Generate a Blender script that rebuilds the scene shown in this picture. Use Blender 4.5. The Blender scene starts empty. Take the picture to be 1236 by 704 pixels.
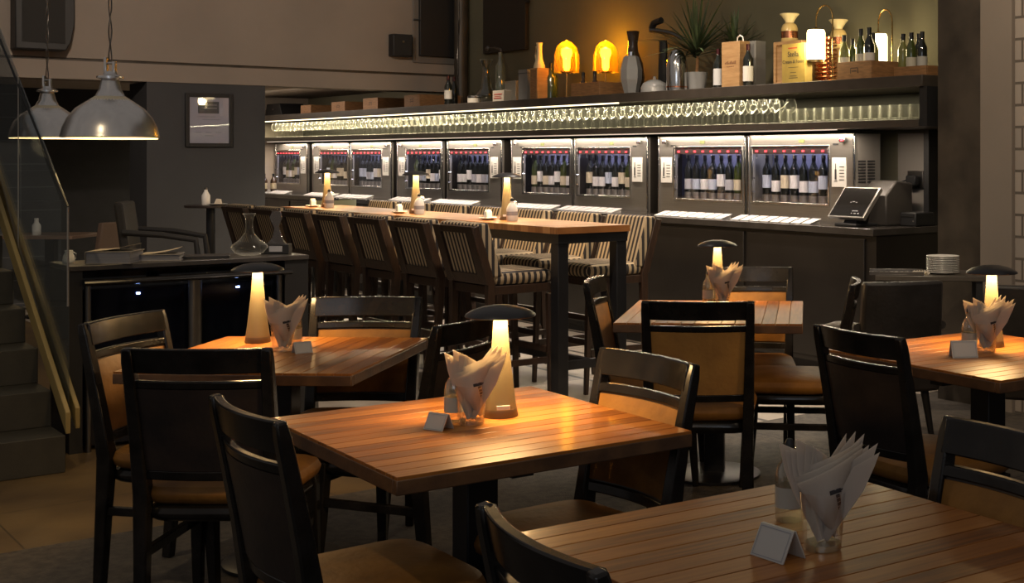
import bpy, math, random
from mathutils import Vector, Matrix
random.seed(7)
R = math.radians
sc = bpy.context.scene
COL = sc.collection

# ------------------------------------------------------------------ camera
PX, FPX, HY, CH = 890.4, 1590.3, 188.5, 1.46      # principal column, focal length and horizon row in pixels; eye height
cam = bpy.data.objects.new('camera', bpy.data.cameras.new('camera'))
COL.objects.link(cam)
cam.location = (0, 0, CH)
cam.rotation_euler = (R(90), 0, 0)
cam.data.sensor_width = 36
cam.data.lens = FPX / 1236 * 36
cam.data.shift_x = (618 - PX) / 1236
cam.data.shift_y = (HY - 352) / 1236
cam.data.clip_end = 100
sc.camera = cam
sc.view_settings.view_transform = 'Standard'
sc.view_settings.look = 'None'
sc.view_settings.gamma = 1
sc.view_settings.exposure = 0.0
sc.view_settings.use_curve_mapping = False
sc.cycles.max_bounces = 8
sc.cycles.transparent_max_bounces = 24
sc.cycles.caustics_reflective = False
sc.cycles.caustics_refractive = False
sc.cycles.sample_clamp_indirect = 3.0
sc.cycles.use_denoising = True

world = bpy.data.worlds.new('room_ambience')
sc.world = world
world.use_nodes = True
bg = world.node_tree.nodes['Background']
bg.inputs[0].default_value = (0.62, 0.55, 0.50, 1)
bg.inputs[1].default_value = 0.26

# ------------------------------------------------------------------ wall frame: s runs right along the bar wall, n runs into it
WA = R(-49.67)
U = Vector((math.cos(WA), math.sin(WA), 0))
V = Vector((-math.sin(WA), math.cos(WA), 0))
def WP(s, n, z=0.0):
    return U * s + V * n + Vector((0, 0, z))
def s_at(px, n):
    r = (px - PX) / FPX
    t = n / (r * V.x + V.y)
    return t * (r * U.x + U.y)

def light(kind, loc, energy, color, size=0.1, rot=(0, 0, 0), sy=None, angle=None, blend=0.5, name=None, spread=None):
    d = bpy.data.lights.new(name or 'light', kind)
    d.energy = energy
    d.color = color
    if kind == 'AREA':
        d.size = size
        if sy: d.shape = 'RECTANGLE'; d.size_y = sy
        else: d.shape = 'DISK'
        if spread: d.spread = spread
    elif kind == 'SPOT':
        d.shadow_soft_size = size
        d.spot_size = angle; d.spot_blend = blend
    else:
        d.shadow_soft_size = size
    o = bpy.data.objects.new(name or 'light', d)
    COL.objects.link(o)
    o.location = loc
    o.rotation_euler = rot
    return o

def spot_to(loc, target, energy, color, ang, size=0.06):
    d = Vector(target) - Vector(loc)
    return light('SPOT', loc, energy, color, size, d.to_track_quat('-Z', 'Y').to_euler(), angle=R(ang), blend=0.7, name='fill_spot')

WARM = (1.0, 0.66, 0.30)
# added fill spots overhead, brightening tables, floor and walls
spot_to((-1.3, 1.7, 3.6), (-1.1, 3.0, 0.4), 46, (1, .76, .48), 44)
spot_to((1.6, 2.4, 3.6), (0.5, 5.0, 0.6), 42, (1, .74, .48), 60)
spot_to((-3.0, 3.4, 3.6), (-3.4, 5.2, 0.0), 95, (1, .76, .46), 70)
spot_to((-1.2, 6.6, 3.6), (-1.3, 8.6, 0.3), 330, (1, .80, .62), 95)
spot_to((0.6, 5.2, 3.6), (1.2, 8.2, 1.4), 210, (1, .80, .55), 80)
spot_to((-3.6, 7.2, 3.6), (-6.0, 12.4, 3.0), 420, (1, .80, .62), 80)
spot_to(WP(-10.8, 5.5, 3.7), WP(-11.2, 5.45, 0), 380, (1, .84, .66), 70)
spot_to(WP(-7.4, 5.45, 3.7), WP(-7.3, 5.2, 0), 330, (1, .84, .68), 80)
spot_to((-1.8, 6.4, 3.7), (-1.2, 10.4, 2.9), 130, (1, .84, .58), 80)
# unseen fills added: warm strip in the alcove, cool panel behind the camera
light('AREA', WP(-14.4, 5.6, 2.19), 18, (1, .80, .62), 3.4, (R(25), 0, WA), sy=.1, name='alcove_fill')
light('AREA', (-1.0, -3.0, 3.2), 26, (0.80, 0.88, 1.0), 3.5, (R(68), 0, 0), sy=1.8, name='cool_fill')

# ------------------------------------------------------------------ materials
MATS = {}
def mat(name, col, rough=.5, metal=0.0, spec=.5, var=0.0, scale=8.0, bump=0.0, bscale=60.0, emit=None, es=0.0, coat=0.0, col2=None, stretch=None):
    if name in MATS: return MATS[name]
    m = bpy.data.materials.new(name)
    m.use_nodes = True
    nt = m.node_tree
    b = nt.nodes['Principled BSDF']
    b.inputs['Base Color'].default_value = (*col, 1)
    b.inputs['Roughness'].default_value = rough
    b.inputs['Metallic'].default_value = metal
    b.inputs['Specular IOR Level'].default_value = spec
    b.inputs['Coat Weight'].default_value = coat
    if emit:
        b.inputs['Emission Color'].default_value = (*emit, 1)
        b.inputs['Emission Strength'].default_value = es
    tc = nt.nodes.new('ShaderNodeTexCoord')
    mp = nt.nodes.new('ShaderNodeMapping')
    nt.links.new(tc.outputs['Object'], mp.inputs[0])
    if stretch: mp.inputs['Scale'].default_value = stretch
    if var or col2:
        n = nt.nodes.new('ShaderNodeTexNoise')
        n.inputs['Scale'].default_value = scale
        n.inputs['Detail'].default_value = 6
        nt.links.new(mp.outputs[0], n.inputs['Vector'])
        cr = nt.nodes.new('ShaderNodeValToRGB')
        a = col2 if col2 else tuple(max(0, c * (1 - var)) for c in col)
        d = col if col2 else tuple(min(1, c * (1 + var)) for c in col)
        cr.color_ramp.elements[0].position = .35; cr.color_ramp.elements[0].color = (*a, 1)
        cr.color_ramp.elements[1].position = .65; cr.color_ramp.elements[1].color = (*d, 1)
        nt.links.new(n.outputs['Fac'], cr.inputs[0])
        nt.links.new(cr.outputs[0], b.inputs['Base Color'])
    if bump:
        n2 = nt.nodes.new('ShaderNodeTexNoise')
        n2.inputs['Scale'].default_value = bscale
        n2.inputs['Detail'].default_value = 5
        nt.links.new(mp.outputs[0], n2.inputs['Vector'])
        bp = nt.nodes.new('ShaderNodeBump')
        bp.inputs['Strength'].default_value = bump
        bp.inputs['Distance'].default_value = .01
        nt.links.new(n2.outputs['Fac'], bp.inputs['Height'])
        nt.links.new(bp.outputs[0], b.inputs['Normal'])
    MATS[name] = m
    return m

def math_node(nt, op, a, b=None, c=None):
    n = nt.nodes.new('ShaderNodeMath'); n.operation = op
    for i, v in enumerate((a, b, c)):
        if v is None: continue
        if isinstance(v, (int, float)): n.inputs[i].default_value = v
        else: nt.links.new(v, n.inputs[i])
    return n.outputs[0]

def plank_mat(name, c1, c2, c3, rough=.42, coat=.28, across=False):
    """Varnished strips: each loose plank of the mesh takes its own tone, with fine grain along it."""
    m = bpy.data.materials.new(name); m.use_nodes = True
    nt = m.node_tree; b = nt.nodes['Principled BSDF']
    tc = nt.nodes.new('ShaderNodeTexCoord')
    geo = nt.nodes.new('ShaderNodeNewGeometry')
    mp = nt.nodes.new('ShaderNodeMapping')
    mp.inputs['Scale'].default_value = (30, 1.6, 1.6) if across else (1.6, 30, 1.6)
    nt.links.new(tc.outputs['Object'], mp.inputs[0])
    ns = nt.nodes.new('ShaderNodeTexNoise'); ns.inputs['Scale'].default_value = 3.0; ns.inputs['Detail'].default_value = 8
    nt.links.new(mp.outputs[0], ns.inputs['Vector'])
    mix = math_node(nt, 'ADD', math_node(nt, 'MULTIPLY', geo.outputs['Random Per Island'], .42), math_node(nt, 'MULTIPLY', ns.outputs['Fac'], .70))
    cr = nt.nodes.new('ShaderNodeValToRGB')
    e = cr.color_ramp.elements
    e[0].position = .28; e[0].color = (*c1, 1); e[1].position = .85; e[1].color = (*c3, 1)
    q = e.new(.56); q.color = (*c2, 1)
    nt.links.new(mix, cr.inputs[0]); nt.links.new(cr.outputs[0], b.inputs['Base Color'])
    b.inputs['Roughness'].default_value = rough
    b.inputs['Coat Weight'].default_value = coat
    b.inputs['Coat Roughness'].default_value = .13
    b.inputs['Specular IOR Level'].default_value = .22
    MATS[name] = m
    return m

def stripe_mat(name, ca, cb, pitch=.044, duty=.5):
    m = bpy.data.materials.new(name); m.use_nodes = True
    nt = m.node_tree; b = nt.nodes['Principled BSDF']
    tc = nt.nodes.new('ShaderNodeTexCoord'); sp = nt.nodes.new('ShaderNodeSeparateXYZ')
    nt.links.new(tc.outputs['Object'], sp.inputs[0])
    sn_ = nt.nodes.new('ShaderNodeSeparateXYZ'); nt.links.new(tc.outputs['Normal'], sn_.inputs[0])
    side = math_node(nt, 'GREATER_THAN', math_node(nt, 'ABSOLUTE', sn_.outputs[0]), .6)
    co = math_node(nt, 'ADD', math_node(nt, 'MULTIPLY', side, sp.outputs[1]), math_node(nt, 'MULTIPLY', math_node(nt, 'SUBTRACT', 1.0, side), sp.outputs[0]))
    fr = math_node(nt, 'FRACT', math_node(nt, 'DIVIDE', math_node(nt, 'ADD', co, 5.0), pitch))
    j = math_node(nt, 'GREATER_THAN', fr, duty)
    mx = nt.nodes.new('ShaderNodeMix'); mx.data_type = 'RGBA'
    nt.links.new(j, mx.inputs[0])
    mx.inputs[6].default_value = (*ca, 1); mx.inputs[7].default_value = (*cb, 1)
    nt.links.new(mx.outputs[2], b.inputs['Base Color'])
    b.inputs['Roughness'].default_value = .85
    MATS[name] = m
    return m

def glass_mat(name, tint=(1, 1, 1), rough=.03, base=.06, edge=.85, opac=0.0):
    """Thin clear glass: mostly see-through, more mirror-like at glancing angles."""
    m = bpy.data.materials.new(name); m.use_nodes = True
    nt = m.node_tree; nt.nodes.clear()
    out = nt.nodes.new('ShaderNodeOutputMaterial')
    tr = nt.nodes.new('ShaderNodeBsdfTransparent'); tr.inputs[0].default_value = (*tint, 1)
    gl = nt.nodes.new('ShaderNodeBsdfGlossy'); gl.inputs['Roughness'].default_value = rough
    lw = nt.nodes.new('ShaderNodeLayerWeight'); lw.inputs[0].default_value = .35
    f = math_node(nt, 'ADD', math_node(nt, 'MULTIPLY', lw.outputs['Facing'], edge), base)
    f = math_node(nt, 'MINIMUM', f, 1.0)
    mx = nt.nodes.new('ShaderNodeMixShader')
    nt.links.new(f, mx.inputs[0]); nt.links.new(tr.outputs[0], mx.inputs[1]); nt.links.new(gl.outputs[0], mx.inputs[2])
    last = mx.outputs[0]
    if opac:
        df = nt.nodes.new('ShaderNodeBsdfDiffuse'); df.inputs[0].default_value = (*tint, 1)
        m2 = nt.nodes.new('ShaderNodeMixShader'); m2.inputs[0].default_value = opac
        nt.links.new(last, m2.inputs[1]); nt.links.new(df.outputs[0], m2.inputs[2]); last = m2.outputs[0]
    nt.links.new(last, out.inputs[0])
    MATS[name] = m
    return m

def stem_glass_mat(name, k=.5, p=2.2):
    """Clear thin-walled glassware: see-through in the middle, bright milky outline where the wall is seen edge-on."""
    m = bpy.data.materials.new(name); m.use_nodes = True
    nt = m.node_tree; nt.nodes.clear()
    out = nt.nodes.new('ShaderNodeOutputMaterial')
    tr = nt.nodes.new('ShaderNodeBsdfTransparent'); tr.inputs[0].default_value = (.98, .98, .95, 1)
    gl = nt.nodes.new('ShaderNodeBsdfGlossy'); gl.inputs['Roughness'].default_value = .09
    df = nt.nodes.new('ShaderNodeBsdfDiffuse'); df.inputs[0].default_value = (.85, .85, .78, 1)  # pale diffuse imitates the light refracted at the glass edges
    tl = nt.nodes.new('ShaderNodeBsdfTranslucent'); tl.inputs[0].default_value = (.85, .85, .78, 1)
    lw = nt.nodes.new('ShaderNodeLayerWeight'); lw.inputs[0].default_value = .5
    a = nt.nodes.new('ShaderNodeMixShader'); nt.links.new(df.outputs[0], a.inputs[1]); nt.links.new(tl.outputs[0], a.inputs[2])
    b = nt.nodes.new('ShaderNodeMixShader'); b.inputs[0].default_value = .6
    nt.links.new(a.outputs[0], b.inputs[1]); nt.links.new(gl.outputs[0], b.inputs[2])
    f = math_node(nt, 'MINIMUM', math_node(nt, 'ADD', math_node(nt, 'MULTIPLY', math_node(nt, 'POWER', lw.outputs['Facing'], p), k), .03), 1.0)
    mx = nt.nodes.new('ShaderNodeMixShader')
    nt.links.new(f, mx.inputs[0]); nt.links.new(tr.outputs[0], mx.inputs[1]); nt.links.new(b.outputs[0], mx.inputs[2])
    nt.links.new(mx.outputs[0], out.inputs[0])
    MATS[name] = m
    return m

def emis(name, col, s):
    m = bpy.data.materials.new(name); m.use_nodes = True
    b = m.node_tree.nodes['Principled BSDF']
    b.inputs['Base Color'].default_value = (*col, 1)
    b.inputs['Emission Color'].default_value = (*col, 1)
    b.inputs['Emission Strength'].default_value = s
    MATS[name] = m
    return m

M_blackwood = mat('black_lacquered_wood', (.010, .0088, .008), .20, spec=.35, var=.4, scale=14, bump=.06, bscale=25)
M_worn = mat('worn_dark_board', (.030, .020, .016), .38, col2=(.013, .010, .010), scale=9, bump=.06)
M_tan = mat('tan_leather', (.25, .115, .024), .55, spec=.25, col2=(.14, .062, .014), scale=7, bump=.18, bscale=45)
M_tanb = mat('brown_leather_back', (.34, .180, .045), .5, col2=(.24, .12, .032), scale=7, bump=.15)
M_darkleather = mat('dark_leather', (.022, .020, .020), .42, var=.3, bump=.1)
M_table = plank_mat('table_planks', (.15, .050, .011), (.31, .112, .022), (.42, .17, .036))
M_tablex = plank_mat('table_planks_across', (.15, .050, .011), (.31, .112, .022), (.42, .17, .036), across=True)
M_tedge = mat('table_edge_wood', (.15, .075, .032), .4, col2=(.075, .038, .02), scale=10, bump=.1)
M_barwood = plank_mat('bar_planks', (.18, .070, .020), (.33, .14, .045), (.42, .20, .07), rough=.34, coat=.35, across=True)
M_stoolwood = mat('stool_wood', (.040, .020, .011), .42, col2=(.022, .012, .008), scale=9, stretch=(8, 8, 1))
M_stripe = stripe_mat('striped_fabric', (.020, .017, .018), (.38, .295, .185), pitch=.040)
M_blacksteel = mat('black_steel', (.012, .013, .016), .35, metal=.3, var=.2)
M_steel = mat('brushed_steel', (.38, .36, .33), .34, metal=.8, var=.06, scale=3, stretch=(1, 1, 60))
M_steeldk = mat('dark_steel', (.16, .15, .14), .35, metal=1, var=.1)
M_chrome = mat('chrome', (.75, .74, .72), .12, metal=1)
M_alu = mat('spun_aluminium', (.74, .73, .72), .27, metal=.88, var=.05, scale=40, stretch=(1, 1, .1))
M_cream = mat('cream_ceramic', (.72, .60, .36), .42)
M_lampbody = mat('cream_lamp_body', (.17, .135, .075), .5)
M_white = mat('white_ceramic', (.72, .70, .66), .3)
M_paper = mat('white_paper', (.80, .78, .74), .7)
M_napkin = mat('paper_napkin', (.80, .76, .72), .8)
_nt = M_napkin.node_tree; _b = _nt.nodes['Principled BSDF']
_t = _nt.nodes.new('ShaderNodeBsdfTranslucent'); _t.inputs[0].default_value = (.85, .78, .66, 1)
_m = _nt.nodes.new('ShaderNodeMixShader'); _m.inputs[0].default_value = .66
_nt.links.new(_b.outputs[0], _m.inputs[1]); _nt.links.new(_t.outputs[0], _m.inputs[2])
_nt.links.new(_m.outputs[0], _nt.nodes['Material Output'].inputs[0])
M_black = mat('matt_black', (.010, .010, .011), .55)
M_shade = mat('dark_grey_shade', (.035, .036, .040), .38, metal=.4)
M_ink = mat('dark_ink', (.03, .028, .03), .7)
M_greyink = mat('grey_ink', (.28, .28, .30), .7)
M_red = mat('red_ink', (.4, .03, .02), .6)
M_pine = mat('pale_pine', (.42, .25, .11), .6, col2=(.32, .18, .075), scale=5, stretch=(2, 2, 12), bump=.05)
M_crate = mat('crate_wood', (.30, .15, .06), .6, col2=(.20, .10, .04), scale=6, stretch=(3, 3, 16))
M_gold = mat('gold_card', (.46, .33, .09), .4, metal=.3, var=.15)
M_copper = mat('copper_tube', (.65, .26, .13), .22, metal=1)
M_brass = mat('brass', (.62, .42, .16), .25, metal=1)
M_bottle = mat('dark_bottle_glass', (.010, .012, .010), .08, spec=.8, coat=.5)
M_green = mat('green_bottle_glass', (.045, .06, .012), .08, spec=.8, coat=.4)
M_olive = mat('pale_olive_bottle_glass', (.16, .16, .05), .1, spec=.8)
M_smoke = mat('smoked_brown_glass', (.05, .028, .016), .08, spec=.8)
M_frost = mat('frosted_grey_glass', (.30, .30, .30), .35, spec=.7)
M_leaf = mat('blade_leaves', (.05, .075, .03), .5, var=.4, scale=5)
M_foil = mat('bottle_foil', (.05, .008, .010), .35, metal=.4)
M_foilk = mat('black_foil', (.012, .012, .013), .35, metal=.3)
M_counter = mat('dark_counter_laminate', (.017, .0145, .0125), .33, var=.15, scale=3)
M_ctop = mat('dark_worktop', (.045, .040, .036), .16, var=.2, scale=5)
M_shelfbl = mat('dark_shelf_laminate', (.045, .037, .030), .42, var=.15)
M_wallup = mat('taupe_plaster', (.23, .195, .165), .9, var=.06, scale=1.5, bump=.05)
M_olivewall = mat('olive_plaster', (.125, .115, .075), .85, var=.12, scale=1.2, bump=.05)
M_tower = mat('charcoal_paint', (.042, .043, .047), .8, var=.08, scale=2, bump=.04)
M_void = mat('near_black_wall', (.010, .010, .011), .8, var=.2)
M_sofw = mat('soffit_plaster', (.34, .29, .24), .9, var=.05)
M_brownst = mat('blackened_panel', (.045, .036, .027), .5, var=.4, scale=4)
M_litsliver = mat('lit_wall_sliver', (.42, .34, .26), .5)
M_glass = glass_mat('clear_glass')
M_winegl = stem_glass_mat('wine_glass', .95, 2.8)
M_tumb = stem_glass_mat('tumbler_glass', .8, 1.8)
M_pane = glass_mat('window_pane', (.97, .97, 1), .02, base=.03, edge=.15)
M_balus = glass_mat('balustrade_glass', (.80, .84, .86), .03, base=.03, edge=.3, opac=.03)
M_amber = glass_mat('amber_glass', (1, .60, .05), .05, base=.06, edge=.5, opac=.22)
M_darkglass = mat('dark_cooler_glass', (.004, .005, .010), .06, spec=.6)
E_led = emis('led_strip_light', (1, .86, .55), 2.6)
E_lamp = emis('lamp_diffuser', (1, .70, .30), 6.0)
E_bulb = emis('filament_bulb', (1, .62, .16), 26.0)
E_frost = emis('frosted_lantern_light', (1, .80, .42), 7.5)
E_red = emis('red_led', (1, .04, .06), 2.2)
E_blue = emis('blue_led', (.35, .5, 1), 22.0)
E_lcd = emis('lcd_display', (.16, .19, .06), .3)
E_pend = emis('pendant_glow', (1, .72, .34), 3.0)
M_inner = mat('cabinet_lining', (.15, .15, .22), .4, metal=.2)
M_redbar = mat('dark_red_bar', (.016, .004, .005), .6)

# ------------------------------------------------------------------ mesh helper
def plank_top(hx_, hy_, z0, z1, n, across):
    mb = MB(); g = .0011 if n < 30 else .0
    lo, hi = (-hx_, hx_) if across else (-hy_, hy_)
    st = (hi - lo) / n
    for k in range(n):
        a_, b_ = lo + st * k + (g if k else 0), lo + st * (k + 1) - (g if k < n - 1 else 0)
        if across: mb.box(a_, b_, -hy_, hy_, z0, z1)
        else: mb.box(-hx_, hx_, a_, b_, z0, z1)
    return mb

class MB:
    def __init__(s):
        s.v = []; s.f = []; s.mi = []; s.cur = 0
    def add(s, vs, fs):
        o = len(s.v)
        s.v += [tuple(v) for v in vs]
        s.f += [[i + o for i in f] for f in fs]
        s.mi += [s.cur] * len(fs)
        return s
    def box(s, x0, x1, y0, y1, z0, z1):
        s.add([(x0, y0, z0), (x1, y0, z0), (x1, y1, z0), (x0, y1, z0), (x0, y0, z1), (x1, y0, z1), (x1, y1, z1), (x0, y1, z1)],
              [(0, 3, 2, 1), (4, 5, 6, 7), (0, 1, 5, 4), (1, 2, 6, 5), (2, 3, 7, 6), (3, 0, 4, 7)])
        return s
    def lathe(s, prof, seg=24, cx=0, cy=0, caps=True, z0=0, sx=1, sy=1):
        vs = []; fs = []; n = len(prof)
        for r, z in prof:
            for k in range(seg):
                a = 2 * math.pi * k / seg
                vs.append((cx + r * math.cos(a) * sx, cy + r * math.sin(a) * sy, z + z0))
        for i in range(n - 1):
            for k in range(seg):
                k2 = (k + 1) % seg
                fs.append((i * seg + k, i * seg + k2, (i + 1) * seg + k2, (i + 1) * seg + k))
        if caps:
            if prof[0][0] > 1e-5: fs.append(tuple(range(seg - 1, -1, -1)))
            if prof[-1][0] > 1e-5: fs.append(tuple((n - 1) * seg + k for k in range(seg)))
        return s.add(vs, fs)
    def sweep(s, path, rx, ry=None, seg=8, square=False, up=(0, 0, 1), caps=True):
        """Sweep an ellipse or rectangle section along path; rx, ry floats or lists (half sizes)."""
        ry = rx if ry is None else ry
        P = [Vector(p) for p in path]; n = len(P)
        rx = rx if isinstance(rx, (list, tuple)) else [rx] * n
        ry = ry if isinstance(ry, (list, tuple)) else [ry] * n
        if square: pat = [(-1, -1), (1, -1), (1, 1), (-1, 1)]
        else: pat = [(math.cos(2 * math.pi * k / seg), math.sin(2 * math.pi * k / seg)) for k in range(seg)]
        m = len(pat); vs = []; fs = []
        for i in range(n):
            t = (P[min(i + 1, n - 1)] - P[max(i - 1, 0)]).normalized()
            a = t.cross(Vector(up))
            if a.length < 1e-4: a = t.cross(Vector((0, 1, 0)))
            a.normalize(); b = a.cross(t).normalized()
            for c, d in pat:
                vs.append(P[i] + a * (c * rx[i]) + b * (d * ry[i]))
        for i in range(n - 1):
            for k in range(m):
                k2 = (k + 1) % m
                fs.append((i * m + k, i * m + k2, (i + 1) * m + k2, (i + 1) * m + k))
        if caps:
            fs.append(tuple(range(m - 1, -1, -1))); fs.append(tuple((n - 1) * m + k for k in range(m)))
        return s.add(vs, fs)
    def grid(s, fn, nu, nv, thick=None):
        """Surface fn(u, v) for u, v in 0..1; thick=Vector offset makes it a solid."""
        vs = [Vector(fn(i / nu, j / nv)) for j in range(nv + 1) for i in range(nu + 1)]
        w = nu + 1
        fs = [(j * w + i, j * w + i + 1, (j + 1) * w + i + 1, (j + 1) * w + i) for j in range(nv) for i in range(nu)]
        if thick is None: return s.add(vs, fs)
        T = Vector(thick); N = len(vs)
        v2 = vs + [v + T for v in vs]
        f2 = fs + [tuple(N + i for i in reversed(f)) for f in fs]
        rim = [i for i in range(w)] + [j * w + nu for j in range(1, nv + 1)] + [nv * w + i for i in range(nu - 1, -1, -1)] + [j * w for j in range(nv - 1, 0, -1)]
        for a in range(len(rim)):
            p, q = rim[a], rim[(a + 1) % len(rim)]
            f2.append((q, p, N + p, N + q))
        return s.add(v2, f2)
    def prism(s, pts, axis, a, b):
        """Extrude polygon pts along axis ('x','y','z') from a to b."""
        n = len(pts)
        def mk(p, h):
            return {'x': (h, p[0], p[1]), 'y': (p[0], h, p[1]), 'z': (p[0], p[1], h)}[axis]
        vs = [mk(p, a) for p in pts] + [mk(p, b) for p in pts]
        fs = [tuple(range(n)), tuple(range(2 * n - 1, n - 1, -1))]
        fs += [(i, i + n, (i + 1) % n + n, (i + 1) % n) for i in range(n)]
        return s.add(vs, fs)
    def pad(s, w, d, z0, z1, r=.05, dome=.01, seg=40, e=5.0, cx=0, cy=0, taper=0.0):
        """Cushion: rounded superellipse slab with softened edges and a slight dome; taper narrows it towards -y."""
        rings = []
        h = z1 - z0; q = min(h * .45, .03)
        for ins, z in ((q * .7, z0), (q * .2, z0 + q * .4), (0, z0 + q), (0, z1 - q), (q * .3, z1 - q * .35), (q, z1), (w * .22, z1 + dome * .7), (w * .42, z1 + dome)):
            ring = []
            for k in range(seg):
                a = 2 * math.pi * k / seg
                c, t = math.cos(a), math.sin(a)
                x = (abs(c) ** (2 / e)) * (1 if c >= 0 else -1) * max(w / 2 - ins, .01)
                y = (abs(t) ** (2 / e)) * (1 if t >= 0 else -1) * max(d / 2 - ins, .01)
                x *= 1 - taper * (.5 - y / d)
                ring.append((cx + x, cy + y, z))
            rings.append(ring)
        vs = [v for r_ in rings for v in r_]; fs = []
        for i in range(len(rings) - 1):
            for k in range(seg):
                k2 = (k + 1) % seg
                fs.append((i * seg + k, i * seg + k2, (i + 1) * seg + k2, (i + 1) * seg + k))
        fs.append(tuple(range(seg - 1, -1, -1))); fs.append(tuple((len(rings) - 1) * seg + k for k in range(seg)))
        return s.add(vs, fs)
    def build(s, name, mats, parent=None, bevel=0.0, smooth=True, loc=None, rz=None, label=None):
        me = bpy.data.meshes.new(name)
        me.from_pydata(s.v, [], s.f)
        for m in (mats if isinstance(mats, (list, tuple)) else [mats]): me.materials.append(m)
        if any(s.mi): me.polygons.foreach_set('material_index', s.mi)
        me.update()
        if smooth:
            me.polygons.foreach_set('use_smooth', [True] * len(me.polygons))
            me.set_sharp_from_angle(angle=R(38))
        o = bpy.data.objects.new(name, me)
        COL.objects.link(o)
        if parent: o.parent = parent
        if loc is not None: o.location = loc
        if rz is not None: o.rotation_euler = (0, 0, rz)
        if bevel:
            b = o.modifiers.new('edge', 'BEVEL'); b.width = bevel; b.segments = 2; b.limit_method = 'ANGLE'; b.angle_limit = R(50)
        if label: o['label'] = label
        return o

def tag(o, label, cat, group=None):
    o['label'] = label; o['category'] = cat
    if group: o['group'] = group
    return o
def thing(name, label, cat, loc=(0, 0, 0), rz=0, group=None):
    o = bpy.data.objects.new(name, None); COL.objects.link(o)
    o.location = loc; o.rotation_euler = (0, 0, rz); o.empty_display_size = .1
    return tag(o, label, cat, group)
def struct(o):
    o['kind'] = 'structure'; return o
def kids(o): return [c for c in COL.objects if c.parent == o]
def dup(o, loc=None, rz=None, label=None, group=None, parent=None):
    r = o.copy(); COL.objects.link(r); r.parent = parent
    if loc is not None: r.location = loc
    if rz is not None: r.rotation_euler = (0, 0, rz)
    if label: r['label'] = label
    if group: r['group'] = group
    for c in o.children: dup(c, parent=r)
    return r
ORD = ['first', 'second', 'third', 'fourth', 'fifth', 'sixth', 'seventh', 'eighth', 'ninth', 'tenth', 'eleventh', 'twelfth']

def uvslab(name, s0, s1, n0, n1, z0, z1, m, bevel=0):
    """Box aligned with the bar wall, origin at its base centre."""
    mb = MB().box(-(s1 - s0) / 2, (s1 - s0) / 2, -(n1 - n0) / 2, (n1 - n0) / 2, 0, z1 - z0)
    return mb.build(name, m, loc=WP((s0 + s1) / 2, (n0 + n1) / 2, z0), rz=WA, smooth=False, bevel=bevel)

# ------------------------------------------------------------------ the setting
def floor_mat(name, c1, c2, rough, scale, bump, bscale, tile=None, joint=(.02, .018, .016), spec=.5):
    m = mat(name, c1, rough, spec=spec, col2=c2, scale=scale, bump=bump, bscale=bscale)
    if tile:
        nt = m.node_tree; b = nt.nodes['Principled BSDF']
        tc = nt.nodes.new('ShaderNodeTexCoord'); sp = nt.nodes.new('ShaderNodeSeparateXYZ')
        nt.links.new(tc.outputs['Object'], sp.inputs[0])
        j = None
        for ax, (p, w) in zip((0, 1), tile):
            fr = math_node(nt, 'FRACT', math_node(nt, 'DIVIDE', math_node(nt, 'ADD', sp.outputs[ax], 40.13), p))
            l = math_node(nt, 'LESS_THAN', fr, w / p)
            j = l if j is None else math_node(nt, 'MAXIMUM', j, l)
        old = b.inputs['Base Color'].links[0].from_socket
        mx = nt.nodes.new('ShaderNodeMix'); mx.data_type = 'RGBA'
        nt.links.new(j, mx.inputs[0]); nt.links.new(old, mx.inputs[6]); mx.inputs[7].default_value = (*joint, 1)
        nt.links.new(mx.outputs[2], b.inputs['Base Color'])
    return m
F_stone = floor_mat('rough_stone_floor', (.085, .070, .056), (.045, .038, .032), .75, 30, .6, 160, tile=((.9, .008), (.9, .008)))
F_brown = floor_mat('polished_brown_floor', (.16, .105, .045), (.085, .055, .028), .35, 2.2, .05, 30, tile=((1.2, .006), (1.2, .006)), joint=(.05, .035, .02))
F_grey = floor_mat('grey_tile_floor', (.40, .345, .285), (.31, .27, .225), .40, 4, .08, 60, tile=((1.2, .012), (.62, .035)), joint=(.035, .03, .026))
def floor_piece(name, s0, s1, n0, n1, m):
    return struct(uvslab(name, s0, s1, n0, n1, -.12, 0, m))
floor_piece('floor', -5.44, 8, -6, 9, F_stone)
floor_piece('floor', -20, -5.44, -9, 2.75, F_brown)
floor_piece('floor', -20, -5.44, 2.75, 9, F_grey)

NF, NB = 6.016, 6.76
S1, S2, S3 = s_at(1132, NF + .04), s_at(1186, NF + .04), s_at(1224, NF + .04)
struct(uvslab('wall_back', -16.5, S1, NB, NB + .2, 0, 5, M_olivewall))
struct(uvslab('wall_alcove', -16.75, -16.5, 5.2, NB, 0, 2.6, M_sofw))
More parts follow.
